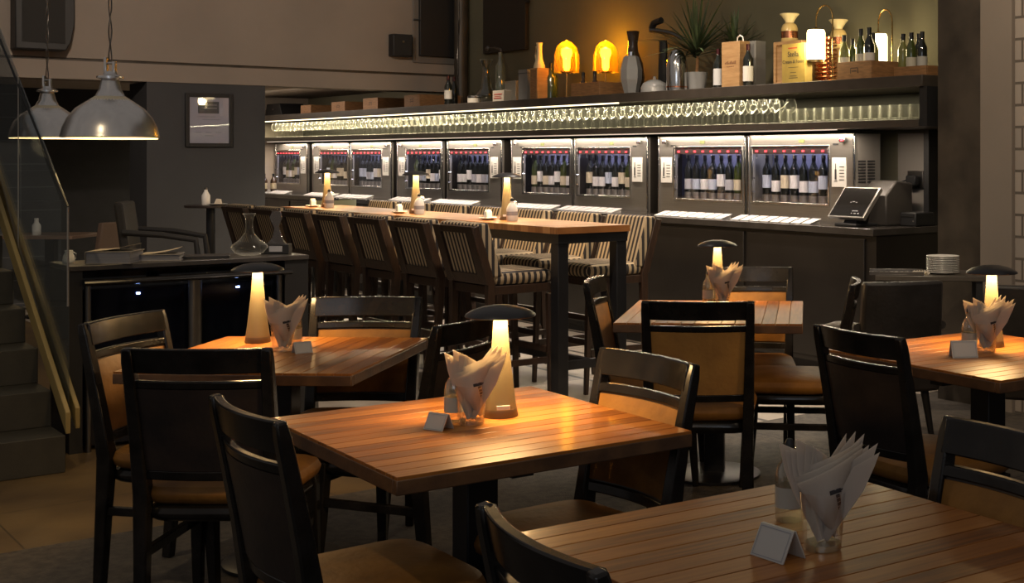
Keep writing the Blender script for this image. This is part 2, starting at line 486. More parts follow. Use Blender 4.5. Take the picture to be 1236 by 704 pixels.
# mezzanine front with its groove, running from the stairs to the bar wall
struct(uvslab('wall_mezzanine', -12.8, -12.48, -4, NB, 2.315, 5, M_wallup))
struct(uvslab('wall_mezzanine', -12.8, -12.50, -4, NB, 2.29, 2.315, M_brownst))
struct(uvslab('wall_mezzanine', -12.8, -12.47, -4, NB, 2.13, 2.29, M_wallup))
struct(uvslab('ceiling', -20, -12.8, -4, NB, 2.2, 2.3, M_sofw))
struct(uvslab('wall_tower', -13.0, -12.48, 3.62, 4.69, 0, 2.13, M_tower))
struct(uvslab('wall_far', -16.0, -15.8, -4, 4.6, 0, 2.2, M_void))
struct(uvslab('wall_right', S1, S2, NF + .04, NB + .2, 0, 5, M_brownst))
struct(uvslab('wall_right', S2, S3, NF + .02, NB + .2, 0, 5, M_wallup))
def brick_mat():
    m = bpy.data.materials.new('white_painted_brick'); m.use_nodes = True
    nt = m.node_tree; b = nt.nodes['Principled BSDF']
    tc = nt.nodes.new('ShaderNodeTexCoord'); mp = nt.nodes.new('ShaderNodeMapping'); mp.inputs['Rotation'].default_value = (R(90), 0, 0)
    nt.links.new(tc.outputs['Object'], mp.inputs[0])
    br = nt.nodes.new('ShaderNodeTexBrick')
    br.inputs['Color1'].default_value = (.36, .31, .27, 1); br.inputs['Color2'].default_value = (.30, .26, .23, 1)
    br.inputs['Mortar'].default_value = (.12, .10, .085, 1)
    br.inputs['Scale'].default_value = 1.0
    br.inputs['Brick Width'].default_value = .36; br.inputs['Row Height'].default_value = .125; br.inputs['Mortar Size'].default_value = .008
    nt.links.new(mp.outputs[0], br.inputs['Vector'])
    nt.links.new(br.outputs[0], b.inputs['Base Color']); b.inputs['Roughness'].default_value = .85
    bp = nt.nodes.new('ShaderNodeBump'); bp.inputs['Strength'].default_value = .6; bp.inputs['Distance'].default_value = .01; bp.invert = True
    nt.links.new(br.outputs['Fac'], bp.inputs['Height']); nt.links.new(bp.outputs[0], b.inputs['Normal'])
    return m
struct(uvslab('wall_brick', S3, 2.6, NF + .05, NB + .2, 0, 5, brick_mat()))
struct(uvslab('lit_sliver_1', S1 - .045, S1 - .003, NF + .10, NF + .14, .55, 1.98, M_litsliver))  # pale strip stands in for a lit sliver of wall

# ------------------------------------------------------------------ the bar back unit
SL, SR = -16.48, -5.78
bc = thing('back_bar_counter', 'long dark bar counter carrying the row of wine dispensers', 'counter', WP((SL + SR) / 2, NF, 0), WA)
hw = (SR - SL) / 2
MB().box(-hw, hw, .04, NB - NF - .01, .10, .955).build('body', M_counter, bc, smooth=False)
MB().box(-hw + .03, hw - .03, .10, NB - NF - .01, 0, .10).build('plinth', M_black, bc, smooth=False)
MB().box(-hw, hw + .01, 0, NB - NF - .01, .955, 1.0).build('worktop', M_ctop, bc, bevel=.004)
for k in range(9):
    x = -hw + .6 + k * 1.18
    MB().box(x - .57, x + .57, .022, .04, .14, .93).build('door_panel', M_counter, bc, bevel=.003)

sh = thing('display_shelf', 'long dark upper shelf over the glasses, crowded with bottles and lamps', 'shelf', WP((SL - 5.36) / 2, NF, 1.885), WA)
hs = (-5.36 - SL) / 2
MB().box(-hs, hs, 0, NB - NF - .01, 0, .07).build('shelf_board', M_shelfbl, sh, bevel=.003)
MB().box(-hs + .05, hs - 3.2, .004, .018, -.010, 0).build('light_strip', E_led, sh, smooth=False)
led = thing('glass_ledge', 'dark ledge holding the row of wine glasses above the dispensers', 'shelf', WP((SL - 5.40) / 2, NF, 1.62), WA)
hl = (-5.40 - SL) / 2
MB().box(-hl, hl, .01, NB - NF - .01, .02, .066).build('ledge_board', M_shelfbl, led, bevel=.003)
MB().box(-hl, hl - .9, .20, .208, .014, .02).build('light_strip', emis('soft_strip_light', (1, .84, .62), .9), led, smooth=False)
MB().box(-hl + .02, hl - .02, .66, .70, .07, .262).build('back_panel', mat('glass_niche_panel', (.035, .033, .020), .4), led, smooth=False)
ep = tag(uvslab('end_panel', -5.40, -5.34, NF + .02, NB - .01, 1.64, 1.885, M_black), 'black upright panel closing the right end of the glass ledge', 'panel')
ep2 = tag(uvslab('support_post', -5.885, -5.84, NB - .14, NB - .02, 1.001, 1.635, M_black), 'narrow black post below the ledge beside the wall socket', 'post')
tag(uvslab('splashback', -6.20, -5.90, NB - .05, NB - .01, 1.001, 1.615, mat('splashback_metal', (.22, .20, .18), .45)), 'dark metal splashback panel behind the till', 'panel')
for s0, s1 in ((-16.3, -11.2), (-11.2, -5.6)):
    light('AREA', WP((s0 + s1) / 2, NF + .10, 1.876), 44, (1, .86, .55), s1 - s0, (0, 0, WA), sy=.03, name='shelf_led')
    light('AREA', WP((s0 + s1) / 2, NF + .225, 1.614), 38, (1, .82, .64), s1 - s0, (0, 0, WA), sy=.03, name='ledge_led')

# ------------------------------------------------------------------ bottles
def bottle_prof(h=.30, r=.037, neck=.013, sh_=.62):
    return [(0.001, .002), (r * .92, 0), (r, .006), (r, h * sh_), (r * .93, h * (sh_ + .05)), (r * .62, h * (sh_ + .13)), (neck * 1.15, h * (sh_ + .2)), (neck, h * .9), (neck, h * .955), (neck * 1.15, h * .96), (neck * 1.15, h), (.001, h)]
def bottle(label, loc, h=.30, r=.037, glass=None, lab=(.75, .72, .66), foil=None, lz=(.22, .52), group=None, sh_=.62, stand=False, cat='wine bottle', rz=WA):
    t = thing('wine_bottle', label, cat, loc, rz, group)
    MB().lathe(bottle_prof(h, r, .013, sh_), 16).build('glass_body', glass or M_bottle, t)
    if lab:
        key = 'bottle_label_%d_%d_%d' % tuple(int(c * 100) for c in lab)
        MB().lathe([(r + .0006, h * lz[0]), (r + .0006, h * lz[1])], 16, caps=False).build('bottle_label', mat(key, lab, .7), t)
    MB().lathe([(.0155, h * .86), (.0158, h * .9), (.0158, h + .001), (.001, h + .0015)], 12).build('capsule', foil or M_foil, t)
    return t

# ------------------------------------------------------------------ wine dispensers
MN = NF + .30
WX = {}
DISP = [(-16.44, -15.43, 'R'), (-15.27, -14.24, 'L'), (-14.20, -13.17, 'R'), (-13.03, -12.02, 'L'), (-11.92, -10.85, 'R'),
        (-10.68, -9.65, 'L'), (-9.62, -8.55, 'R'), (-8.41, -7.345, 'L'), (-7.315, -6.22, 'R')]
DN = ['leftmost', 'second from the left', 'third from the left', 'fourth from the left', 'middle', 'fourth from the right', 'third from the right', 'second from the right', 'rightmost']
lab_cols = [('white', (.72, .70, .68)), ('cream', (.62, .54, .38)), ('grey', (.42, .42, .45)), ('white', (.72, .70, .68)), ('pale blue', (.45, .5, .6))]
BOT = {}
for nm, c in lab_cols:
    for big in (0, 1):
        for gl in (0, 1):
            BOT[(nm, big, gl)] = None
def dispenser(i, s0, s1, side):
    w = s1 - s0
    t = thing('wine_dispenser', 'brushed steel wine dispenser cabinet, %s of the nine on the counter' % DN[i], 'wine dispenser', WP(s0, MN, 1.0), WA, 'wine dispensers on the back counter')
    H0, D = .612, .24
    wx0, wx1 = (.205 * w, .955 * w) if side == 'L' else (.045 * w, .765 * w)
    z0, z1 = .13, .52
    # casing: four front pieces round the opening, sides, top, bottom and back
    c = MB()
    c.box(0, wx0, 0, .02, 0, H0).box(wx1, w, 0, .02, 0, H0).box(wx0, wx1, 0, .02, 0, z0).box(wx0, wx1, 0, .02, z1, H0)
    c.box(.012, w - .012, .02, D, 0, .012).box(.012, w - .012, .02, D, H0 - .012, H0)
    c.build('casing', M_steel, t, smooth=False)
    MB().box(0, .012, .0205, D, 0, H0).build('side_panel', M_counter if i < 8 else mat('grey_enamel', (.15, .14, .125), .45), t, smooth=False)
    MB().box(w - .012, w, .0205, D, 0, H0).build('side_panel', M_counter if i < 8 else mat('grey_enamel', (.15, .14, .125), .45), t, smooth=False)
    MB().box(0, .013, -.012, 0, 0, H0).build('edge_trim', M_chrome, t, bevel=.002)
    MB().box(w - .013, w, -.012, 0, 0, H0).build('edge_trim', M_chrome, t, bevel=.002)
    MB().box(.013, w - .013, D - .016, D - .004, .012, H0 - .013).build('back_lining', M_inner, t, smooth=False)
    f = MB(); q = .016
    f.box(wx0 - q, wx0, -.01, .0, z0 - q, z1 + q).box(wx1, wx1 + q, -.01, .0, z0 - q, z1 + q).box(wx0, wx1, -.01, .0, z0 - q, z0).box(wx0, wx1, -.01, .0, z1, z1 + q)
    fr = f.build('window_frame', M_chrome, t, bevel=.002)
    MB().box(wx0, wx1, .004, .008, z0, z1 - .05).build('window_pane', M_pane, fr, smooth=False)
    hz = MB(); hx = wx0 + .02 if side == 'L' else wx0 + .02
    hz.sweep([(hx, -.005, z0 + .07), (hx, -.03, z0 + .07), (hx, -.03, z0 + .17), (hx, -.005, z0 + .17)], .006)
    hz.build('window_handle', M_chrome, fr)
    bar = MB().box(wx0, wx1, -.004, .02, z1 - .045, z1).build('tap_bar', M_redbar, t, smooth=False)
    n = 8; pitch = (wx1 - wx0) / n
    for k in range(n):
        x = wx0 + pitch * (k + .5)
        MB().box(x - .009, x + .009, -.012, -.004, z1 - .031, z1 - .019).build('tap_light', E_red, bar, smooth=False)
        MB().lathe([(.004, 0), (.004, .03)], 8, x, -.006, z0=z1 - .075).build('spout', M_chrome, bar)
    # control side: price board, knob, display
    px0 = .035 * w if side == 'L' else .80 * w
    bd = MB().box(px0, px0 + .135, -.008, 0, .25, .45).build('info_board', M_paper, t, bevel=.002)
    ic = MB()
    ic.box(px0 + .03, px0 + .047, -.0095, -.008, .30, .37).box(px0 + .035, px0 + .042, -.0095, -.008, .37, .41).box(px0 + .025, px0 + .055, -.0095, -.008, .288, .293)
    for q_ in range(5): ic.box(px0 + .075, px0 + .12, -.0095, -.008, .385 - q_ * .022, .390 - q_ * .022)
    ic.build('printed_bottle', M_ink, bd, smooth=False)
    kx = .095 * w if side == 'L' else .905 * w
    kn = MB().box(kx - .026, kx + .026, -.03, 0, .555, .585).build('card_reader', M_chrome, t, bevel=.004)
    MB().box(kx - .012, kx + .018, -.032, -.03, .562, .578).build('red_light', E_red if side == 'R' and i == 8 else M_redbar, kn, smooth=False)
    MB().box(kx - (.11 if side == 'R' else -.06), kx - (.06 if side == 'R' else -.12), -.004, 0, .535, .547).build('slot', M_black, t, smooth=False)
    MB().box(w * .52 - .028, w * .52 + .028, -.004, 0, .553, .578).build('display', E_lcd, t, smooth=False)
    if i == 8:
        v = MB()
        for cx in (.06, .15):
            for q_ in range(8): v.box(w, w + .004, cx - .035, cx + .035, .28 + q_ * .02, .29 + q_ * .02)
        v.build('vent_slots', M_black, t, smooth=False)
    light('AREA', WP(s0 + (wx0 + wx1) / 2, MN + .12, 1.0 + z1 + .03), 3.0, (.80, .80, 1), (wx1 - wx0) * .95, (R(-8), 0, WA), sy=.05, name='cabinet_light')
    # bottles inside, each on its little steel stand
    for k in range(n):
        x = wx0 + pitch * (k + .5)
        rr = random.Random(i * 17 + k)
        ci = rr.randrange(5); big = rr.randrange(2); gl = rr.randrange(4) == 0
        nm, colr = lab_cols[ci]
        lbl = '%s bottle, %s label, inside the wine dispenser %s' % (ORD[k], nm, DN[i])
        key = (ci, big, gl)
        P = WP(s0 + x, MN + .095, 1.0 + z0 + .05)
        gl = 1 if rr.random() < .2 else 0
        if BOT.get(key) is None:
            BOT[key] = bottle(lbl, P, .285, .036, M_green if gl else M_bottle, colr, M_foilk, (.17, .50) if big else (.08, .36), group='bottles in the wine dispensers')
        else: dup(BOT[key], P, WA, lbl)
    for k in range(n):
        x = wx0 + pitch * (k + .5)
        MB().lathe([(.036, 0), (.036, .0465), (.03, .0495)], 14, x, .095, z0=z0).build('bottle_stand', M_steel, t)
    MB().box(wx0 - .01, wx1 + .01, .021, .22, z0 - .02, z0 - .0005).build('inner_shelf', M_steeldk, t, smooth=False)
    # white placards lying in front
    cn = 8 if i > 3 else 7
    for k in range(cn):
        cx = s0 + (.20 if side == 'L' else .03) * w + (k + .5) * (.78 * w / cn)
        P = WP(cx, NF + .145, 1.0005)
        g = 'white cards along the counter'
        lab_ = 'white menu card lying before the %s wine dispenser' % DN[i]
        if 'card' not in WX:
            WX['card'] = tag(MB().prism([(-.05, .0), (.045, .022), (.045, .0)], 'x', -.03, .03)\
                .prism([(-.06, .0), (.050, .032), (.0485, .036), (-.061, .004)], 'x', -.043, .043).build('menu_card', mat('matt_card', (.50, .48, .45), .8), loc=P, rz=WA, bevel=.001), lab_, 'card', g + ', ' + DN[i] + ' unit')
        else:
            dup(WX['card'], P, WA + rr.uniform(-.03, .03), lab_, g + ', ' + DN[i] + ' unit')
for i, (a, b, s_) in enumerate(DISP): dispenser(i, a, b, s_)

# ------------------------------------------------------------------ stemware on the ledge
def wine_glass():
    p = [(.032, 0), (.031, .002), (.008, .007), (.0055, .015), (.0055, .068), (.010, .074), (.028, .086), (.040, .108), (.042, .125), (.036, .152), (.027, .172)]
    return MB().lathe(p, 16, caps=False).build('wine_glass', M_winegl)
wg = tag(wine_glass(), 'clear stemmed wine glass standing in the long lit row', 'wine glass', 'wine glasses along the ledge')
first = True
for row, nn_ in ((0, .10), (1, .21)):
    for k in range(75):
        P = WP(-15.95 + k * .1235 + row * .05, NF + nn_, 1.6865)
        if first: wg.location = P; first = False
        else: dup(wg, P)
tb = tag(MB().lathe([(.001, .004), (.024, .003), (.027, 0), (.030, .012), (.036, .095), (.0345, .095), (.028, .014), (.001, .010)], 16, caps=False).build('tumbler', M_tumb), 'clear stemless tumbler in the short row at the right of the ledge', 'tumbler', 'tumblers at the right end of the ledge')
for k in range(15):
    P = WP(-6.70 + k * .086, NF + .09, 1.6865)
    if k == 0: tb.location = P
    else: dup(tb, P)

# ------------------------------------------------------------------ things on the upper shelf
ZS = 1.956
def crate(label, px, n, w, d, h, open_top=True, m=None, rz=0, mark=False, lid=None):
    t = thing('wooden_crate', label, 'crate', WP(s_at(px, n), n + d / 2, ZS), WA + rz, None)
    b = MB(); q = .012
    b.box(-w / 2, w / 2, -d / 2, -d / 2 + q, 0, h).box(-w / 2, w / 2, d / 2 - q, d / 2, 0, h)
    b.box(-w / 2, -w / 2 + q, -d / 2 + q, d / 2 - q, 0, h).box(w / 2 - q, w / 2, -d / 2 + q, d / 2 - q, 0, h).box(-w / 2 + q, w / 2 - q, -d / 2 + q, d / 2 - q, 0, q)
    b.build('crate_box', m or M_crate, t, bevel=.0015)
    if not open_top: MB().box(-w / 2, w / 2, -d / 2, d / 2, h, h + .01).build('lid', m or M_crate, t, bevel=.0015)
    if mark:
        k = MB(); c = 8
        k.box(-.035, -.03, -d / 2 - .001, -d / 2, h * .35, h * .65).box(.03, .035, -d / 2 - .001, -d / 2, h * .35, h * .65).box(-.03, .03, -d / 2 - .001, -d / 2, h * .62, h * .66).box(-.02, .02, -d / 2 - .001, -d / 2, h * .45, h * .5)
        k.build('burnt_mark', M_ink, t, smooth=False)
    return t
def on_shelf(px, n, z=ZS): return WP(s_at(px, n), n, z)

crate('small pale crate at the dark far end of the upper shelf', 369, 6.12, .30, .42, .10, m=M_crate)
crate('long wine crate between the small pale crate and the third crate', 408, 6.12, .36, .45, .11, m=M_crate, mark=True)
crate('third wine crate along the shelf, with a burnt mark', 447, 6.12, .36, .48, .125, m=M_crate, mark=True)
crate('wine crate on the shelf below the small wall speaker', 497, 6.12, .34, .46, .125, m=M_crate, mark=True)
bk = thing('equipment_case', 'black sloping equipment case at the far end of the shelf', 'case', on_shelf(344, 6.30), WA)
MB().prism([(-.28, 0), (.28, 0), (.21, .15), (-.21, .15)], 'y', -.15, .15).build('case_body', M_black, bk, bevel=.006)
MB().box(-.03, .03, -.153, -.15, .07, .09).build('badge', M_steeldk, bk, smooth=False)
bottle('small dark bottle behind the black case at the shelf end', on_shelf(352, 6.62), .27, .035, lab=None)
bottle('dark wine bottle with white label right of the last far crate', on_shelf(541, 6.20), .29, .038, lab=(.62, .6, .54))
bottle('dark wine bottle without front label beside the labelled one', on_shelf(548, 6.34), .29, .038, lab=None)
cn = thing('tin', 'low silver tin on the shelf near the wall corner', 'tin', on_shelf(572, 6.2), WA)
MB().lathe([(.06, 0), (.06, .07), (.055, .075), (.001, .075)], 20).build('tin_body', M_steeldk, cn)
MB().lathe([(.0605, .012), (.0605, .055)], 20, caps=False).build('tin_label', mat('tin_paper', (.5, .47, .4), .6), cn)
def decanter(label, loc, h=.22, w=.105, m=None, neck=.02, rim=.034):
    t = thing('decanter', label, 'decanter', loc, 0)
    p = [(.001, .003), (.04, 0), (w * .75, .012), (w, h * .19), (w * .93, h * .25), (w * .55, h * .37), (neck * 1.25, h * .55), (neck, h * .75), (neck * 1.2, h * .9), (rim, h)]
    MB().lathe(p, 32, caps=False).build('decanter_body', m or M_winegl, t)
    MB().lathe([(rim - .002, h - .002), (rim + .002, h), (rim - .002, h + .003), (rim - .002, h - .002)], 32, caps=False).build('rim', M_winegl, t)
    return t
decanter('tall smoky glass jar decanter near the bar corner', on_shelf(587, 6.3), .42, .10, glass_mat('olive_tint_glass', (.55, .55, .42), .05, .1, .9), .035, .06)
b2 = thing('clear_bottle', 'tall pale green bottle with swing handle top', 'bottle', on_shelf(604, 6.45), WA)
MB().lathe([(.001, .002), (.045, 0), (.05, .01), (.05, .36), (.03, .40), (.02, .42), (.02, .50), (.001, .50)], 20).build('bottle_body', glass_mat('aqua_tint_glass', (.5, .58, .5), .05, .15, .9, .12), b2)
MB().sweep([(.02, 0, .5), (0, 0, .53), (-.10, 0, .55), (-.22, 0, .55)], .012).build('spout_arm', M_steeldk, b2)
MB().lathe([(.001, -.03), (.022, -.02), (.03, 0), (.022, .02), (.001, .03)], 12, -.23, 0, z0=.55).build('arm_knob', M_steeldk, b2)
cb = thing('gift_box', 'small white carton with red marks at the shelf edge', 'box', on_shelf(606, 6.12), WA)
MB().box(-.10, .10, -.04, .04, 0, .10).build('carton', mat('aged_carton', (.46, .40, .32), .7), cb, bevel=.002)
k = MB(); k.box(-.07, .07, -.0415, -.04, .062, .07); k.box(-.06, .05, -.0415, -.04, .045, .049); k.box(-.075, .06, -.0415, -.04, .027, .034); k.build('red_marks', M_red, cb, smooth=False)
wc = thing('display_stand', 'pale two-legged display stand behind the white carton', 'stand', on_shelf(619, 6.5), WA)
MB().prism([(-.10, .0), (-.06, .0), (-.05, .10), (.0, .10), (.01, 0), (.11, 0), (.10, .22), (-.11, .22)], 'y', -.03, .03).build('stand_body', mat('frosted_acrylic', (.20, .18, .15), .3), wc, bevel=.004)
gb = thing('carton_box', 'narrow grey upright carton left of the pale tall jug', 'box', on_shelf(639, 6.25), WA)
MB().box(-.075, .075, -.07, .07, 0, .28).build('carton', mat('grey_carton', (.16, .15, .14), .7), gb, bevel=.003)
MB().box(-.076, .076, -.071, .071, .245, .25).build('lid_seam', M_black, gb, smooth=False)
wb = thing('bottle_box', 'slim wooden bottle box carrying the cream jug', 'box', on_shelf(651, 6.2), WA)
MB().box(-.06, .06, -.06, .06, 0, .28).build('box_body', M_pine, wb, bevel=.003)
MB().box(-.046, .046, -.0615, -.06, .012, .268).build('sliding_lid', M_crate, wb, smooth=False)
jg = thing('ceramic_jug', 'cream long-necked jug standing on the slim wooden box', 'jug', on_shelf(651, 6.2, ZS + .2815), WA)
MB().lathe([(.052, 0), (.05, .02), (.03, .08), (.024, .14), (.024, .20), (.03, .225), (.027, .225), (.02, .20), (.001, .19)], 20).build('jug_body', M_cream, jg)
MB().sweep([(-.022, 0, .20), (-.055, 0, .19), (-.065, 0, .12), (-.05, 0, .05), (-.04, 0, .04)], .007).build('handle', M_cream, jg)
bd = bottle('bulky dark green bottle between the cream jug and the amber lamp', on_shelf(665, 6.3), .33, .062, M_green, None, M_foilk, sh_=.6)
def cloche_lamp(label, px, n, scale=1.0):
    t = thing('cloche_lamp', label, 'lamp', on_shelf(px, n), 0, 'amber dome lamps on the shelf')
    q = scale
    MB().lathe([(.055, 0), (.055, .006), (.05, .012), (.008, .016), (.001, .016)], 24).build('lamp_base', M_brass, t)
    MB().lathe([(.0065, .014), (.0065, .235 * q)], 12).build('stem', M_brass, t)
    MB().lathe([(.052, .232 * q), (.056, .235 * q), (.056, .245 * q), (.05, .25 * q), (.001, .25 * q)], 24).build('bulb_plate', M_brass, t)
    MB().lathe([(.11, .235 * q), (.112, .30 * q), (.108, .38 * q), (.09, .45 * q), (.06, .49 * q), (.02, .508 * q), (.001, .51 * q)], 28, caps=False).build('glass_dome', M_amber, t)
    MB().lathe([(.001, .508 * q), (.008, .515 * q), (.008, .525 * q), (.001, .53 * q)], 10).build('finial', M_brass, t)
    MB().lathe([(.018, .25 * q), (.03, .28 * q), (.034, .36 * q), (.05, .40 * q), (.045, .44 * q), (.001, .46 * q)], 20).build('bulb', E_bulb, t)
    light('POINT', on_shelf(px, n) + Vector((0, 0, .475 * q)), 9.0, (1, .62, .18), .03, name='cloche_light')
cloche_lamp('amber glass dome lamp on brass stem nearer the room corner', 684, 6.32)
crate('open wooden crate between the two amber dome lamps', 706, 6.12, .42, .26, .115)
cloche_lamp('amber glass dome lamp behind the open crate', 731, 6.58)
bottle('squat dark bottle standing left inside the crate by the amber lamps', on_shelf(704, 6.22, ZS + .013), .20, .04, M_smoke, None, M_foilk, sh_=.45)
bottle('squat dark bottle standing right inside the crate by the amber lamps', on_shelf(718, 6.22, ZS + .013), .20, .04, M_smoke, None, M_foilk, sh_=.45)
vs = thing('glass_vase', 'tall smoked brown vase with flared mouth behind the faceted bottle', 'vase', on_shelf(764, 6.48), 0)
MB().lathe([(.001, .002), (.05, 0), (.075, .02), (.10, .16), (.085, .28), (.045, .38), (.04, .45), (.055, .55), (.05, .55), (.036, .45), (.001, .40)], 28).build('vase_body', M_smoke, vs)
fb = thing('faceted_bottle', 'grey faceted glass bottle in front of the brown vase', 'bottle', on_shelf(762, 6.2), WA)
MB().lathe([(.055, 0), (.085, .12), (.088, .2), (.06, .30), (.045, .31), (.001, .31)], 6).build('bottle_body', M_frost, fb, smooth=False)
MB().lathe([(.03, .31), (.03, .34), (.001, .345)], 12).build('stopper', M_chrome, fb)
cs = thing('lever_corkscrew', 'large dark lever corkscrew with long horizontal arm', 'corkscrew', on_shelf(800, 6.5), WA)
MB().lathe([(.06, 0), (.05, .02), (.025, .04), (.022, .1)], 20).build('foot', M_black, cs)
MB().sweep([(0, 0, .08), (0, 0, .45)], .04, .035).build('post', M_black, cs)
MB().sweep([(.28, 0, .44), (.12, 0, .50), (-.05, 0, .53), (-.14, 0, .54)], [.02, .024, .036, .04], .02).build('lever_arm', M_steeldk, cs)
MB().sweep([(-.14, 0, .54), (-.15, 0, .56), (-.12, 0, .60), (-.02, 0, .615)], .028).build('lever_handle', M_black, cs)
gd = thing('glass_dome', 'low rounded glass dish cover left of the steel jar', 'dish cover', on_shelf(790, 6.18), 0)
MB().lathe([(.11, 0), (.108, .04), (.09, .075), (.04, .10), (.012, .105), (.012, .125), (.001, .13)], 24, caps=False).build('cover', M_frost, gd)
sj = thing('steel_jar', 'shiny domed steel jar beside the spiky potted plant', 'jar', on_shelf(817, 6.2), 0)
MB().lathe([(.08, 0), (.082, .02), (.082, .20), (.07, .27), (.045, .31), (.015, .33), (.001, .332)], 28).build('jar_body', M_chrome, sj)
MB().lathe([(.084, .03), (.084, .04)], 28, caps=False).build('band', M_copper, sj)

def spiky(label, px, n, pot_h, pot_r, trunk, L, count, seed, spread=1.0):
    t = thing('spiky_plant', label, 'plant', on_shelf(px, n), 0)
    MB().lathe([(.001, .002), (pot_r * .8, 0), (pot_r, pot_h), (pot_r * .92, pot_h), (pot_r * .85, pot_h - .02), (.001, pot_h - .02)], 24).build('pot', M_frost, t)
    MB().sweep([(0, 0, pot_h - .03), (.005, 0, pot_h + trunk * .5), (0, 0, pot_h + trunk)], [.014, .012, .01]).build('stem', M_crate, t)
    rr = random.Random(seed); lf = MB()
    for k in range(count):
        a = rr.uniform(0, 6.283); el = rr.uniform(.15, 1.45); l = L * rr.uniform(.7, 1.05)
        z0 = pot_h + trunk * rr.uniform(.6, 1.0)
        pts = []
        for j in range(6):
            u = j / 5
            rad = l * math.cos(el) * u * spread; zz = z0 + l * math.sin(el) * u - .28 * l * math.cos(el) * u * u
            p = Vector((rad * math.cos(a), rad * math.sin(a), zz)); ex = p.dot(V) - (NB - n - .02)
            if ex > 0: p -= V * ex
            pts.append(p)
        lf.sweep(pts, [.008, .011, .011, .009, .006, .001], .0012, seg=4)
    lf.build('leaves', M_leaf, t)
    return t
spiky('large spiky-leaved plant in a grey glass pot right of the steel jar', 841, 6.34, .15, .085, .18, .52, 70, 3)
spiky('smaller spiky-leaved plant behind the wooden gift bag', 887, 6.56, .14, .07, .24, .34, 50, 9)
bottle('dark wine bottle with white label left of the wooden gift bag', on_shelf(867, 6.15), .29, .037, lab=(.5, .5, .5), lz=(.08, .5))
gw = thing('gift_box', 'pale wooden bottle box with rope handle and faint print', 'box', on_shelf(888, 6.16), WA)
MB().box(-.10, .10, -.05, .05, 0, .33).build('box_body', M_pine, gw, bevel=.003)
MB().sweep([(-.0 + .02, 0, .33), (.02, 0, .36), (.05, 0, .375), (.08, 0, .36), (.085, 0, .33)], .005).build('rope_handle', M_paper, gw)
k = MB()
for a in range(9): k.box(-.062 + a * .014, -.053 + a * .014, -.0512, -.05, .168, .180 + .005 * (a % 3))
for a in range(6): k.box(-.04 + a * .014, -.032 + a * .014, -.0512, -.05, .148, .153)
k.build('faint_print', mat('brown_ink', (.16, .07, .03), .7), gw, smooth=False)
bottle('dark wine bottle with white label in front of the tall grey box', on_shelf(903, 6.13), .30, .037, lab=(.62, .6, .56), lz=(.12, .48))
gx = thing('carton_box', 'tall grey box behind the bottle beside the wooden gift box', 'box', on_shelf(910, 6.32), WA)
MB().box(-.075, .075, -.05, .05, 0, .34).build('carton', mat('grey_board', (.22, .21, .19), .6), gx, bevel=.003)
MB().box(-.06, .06, -.0515, -.05, .02, .32).build('front_panel', mat('grey_board_inset', (.17, .165, .155), .5), gx, smooth=False)

cw = thing('wooden_case', 'tall pale wooden case behind the gold carton', 'case', on_shelf(958, 6.30), WA)
MB().box(-.145, .145, -.05, .08, 0, .31).build('case_body', M_pine, cw, bevel=.003)
f = MB(); f.box(-.145, -.12, -.062, -.05, 0, .31).box(.12, .145, -.062, -.05, 0, .31).box(-.12, .12, -.062, -.05, .285, .31).box(-.12, .12, -.062, -.05, 0, .025); f.build('case_frame', M_pine, cw, bevel=.002)
gc = thing('gold_carton', 'gold carton with dark lettering leaning on the pale wooden case', 'box', on_shelf(962, 6.16), WA)
MB().box(-.115, .115, -.035, .035, 0, .275).build('carton', M_gold, gc, bevel=.002)
def text_obj(body, size, parent, loc, m, name='printed_lettering', ext=.0004, rot=(R(90), 0, 0)):
    cu = bpy.data.curves.new(name, 'FONT'); cu.body = body; cu.size = size; cu.extrude = ext; cu.align_x = 'CENTER'
    tmp = bpy.data.objects.new(name + '_source', cu); COL.objects.link(tmp)
    dg = bpy.context.evaluated_depsgraph_get(); dg.update()
    me = bpy.data.meshes.new_from_object(tmp.evaluated_get(dg)); me.materials.clear(); me.materials.append(m)
    bpy.data.objects.remove(tmp); bpy.data.curves.remove(cu)
    o = bpy.data.objects.new(name, me); COL.objects.link(o)
    o.parent = parent; o.location = loc; o.rotation_euler = rot
    return o
k = MB(); k.box(-.05, .04, -.0365, -.0355, .24, .248); k.build('red_line', M_red, gc, smooth=False)
text_obj('Stella', .052, gc, (0, -.0365, .185), M_ink)
text_obj('Cream & Fonte', .034, gc, (0, -.0365, .14), M_ink)
k = MB()
for a, (w, z) in enumerate(((.05, .11), (.03, .075), (.035, .052), (.045, .038))): k.box(-w, w, -.0362, -.0355, z, z + .003)
k.build('small_print', M_ink, gc, smooth=False)
def funnel_jar(label, px, n, z, s_=1.0):
    t = thing('funnel_jar', label, 'jar', on_shelf(px, n, z), 0)
    MB().lathe([(.055, 0), (.06, .01), (.06, .10), (.05, .125), (.032, .14), (.001, .142)], 24).build('jar_body', mat('amber_cream_glass', (.55, .40, .17), .2), t)
    MB().lathe([(.03, .14), (.032, .15), (.055, .185), (.07, .20), (.068, .205), (.03, .195), (.001, .19)], 24).build('funnel_top', M_cream, t)
    MB().lathe([(.0605, .03), (.0605, .08)], 24, caps=False).build('band', M_copper, t)
funnel_jar('cream funnel-topped jar standing on the pale wooden case', 953, 6.34, ZS + .3105)
wp = thing('bottle_box', 'narrow pale wooden bottle box left of the copper coil', 'box', on_shelf(981, 6.44), WA)
MB().box(-.05, .05, -.05, .05, 0, .27).build('box_body', M_pine, wp, bevel=.003)
MB().box(-.038, .038, -.0515, -.05, .012, .258).build('sliding_lid', M_pine, wp, smooth=False)
cc = thing('copper_coil', 'copper coil tower beside the nearer frosted lantern', 'coil', on_shelf(997, 6.38), 0)
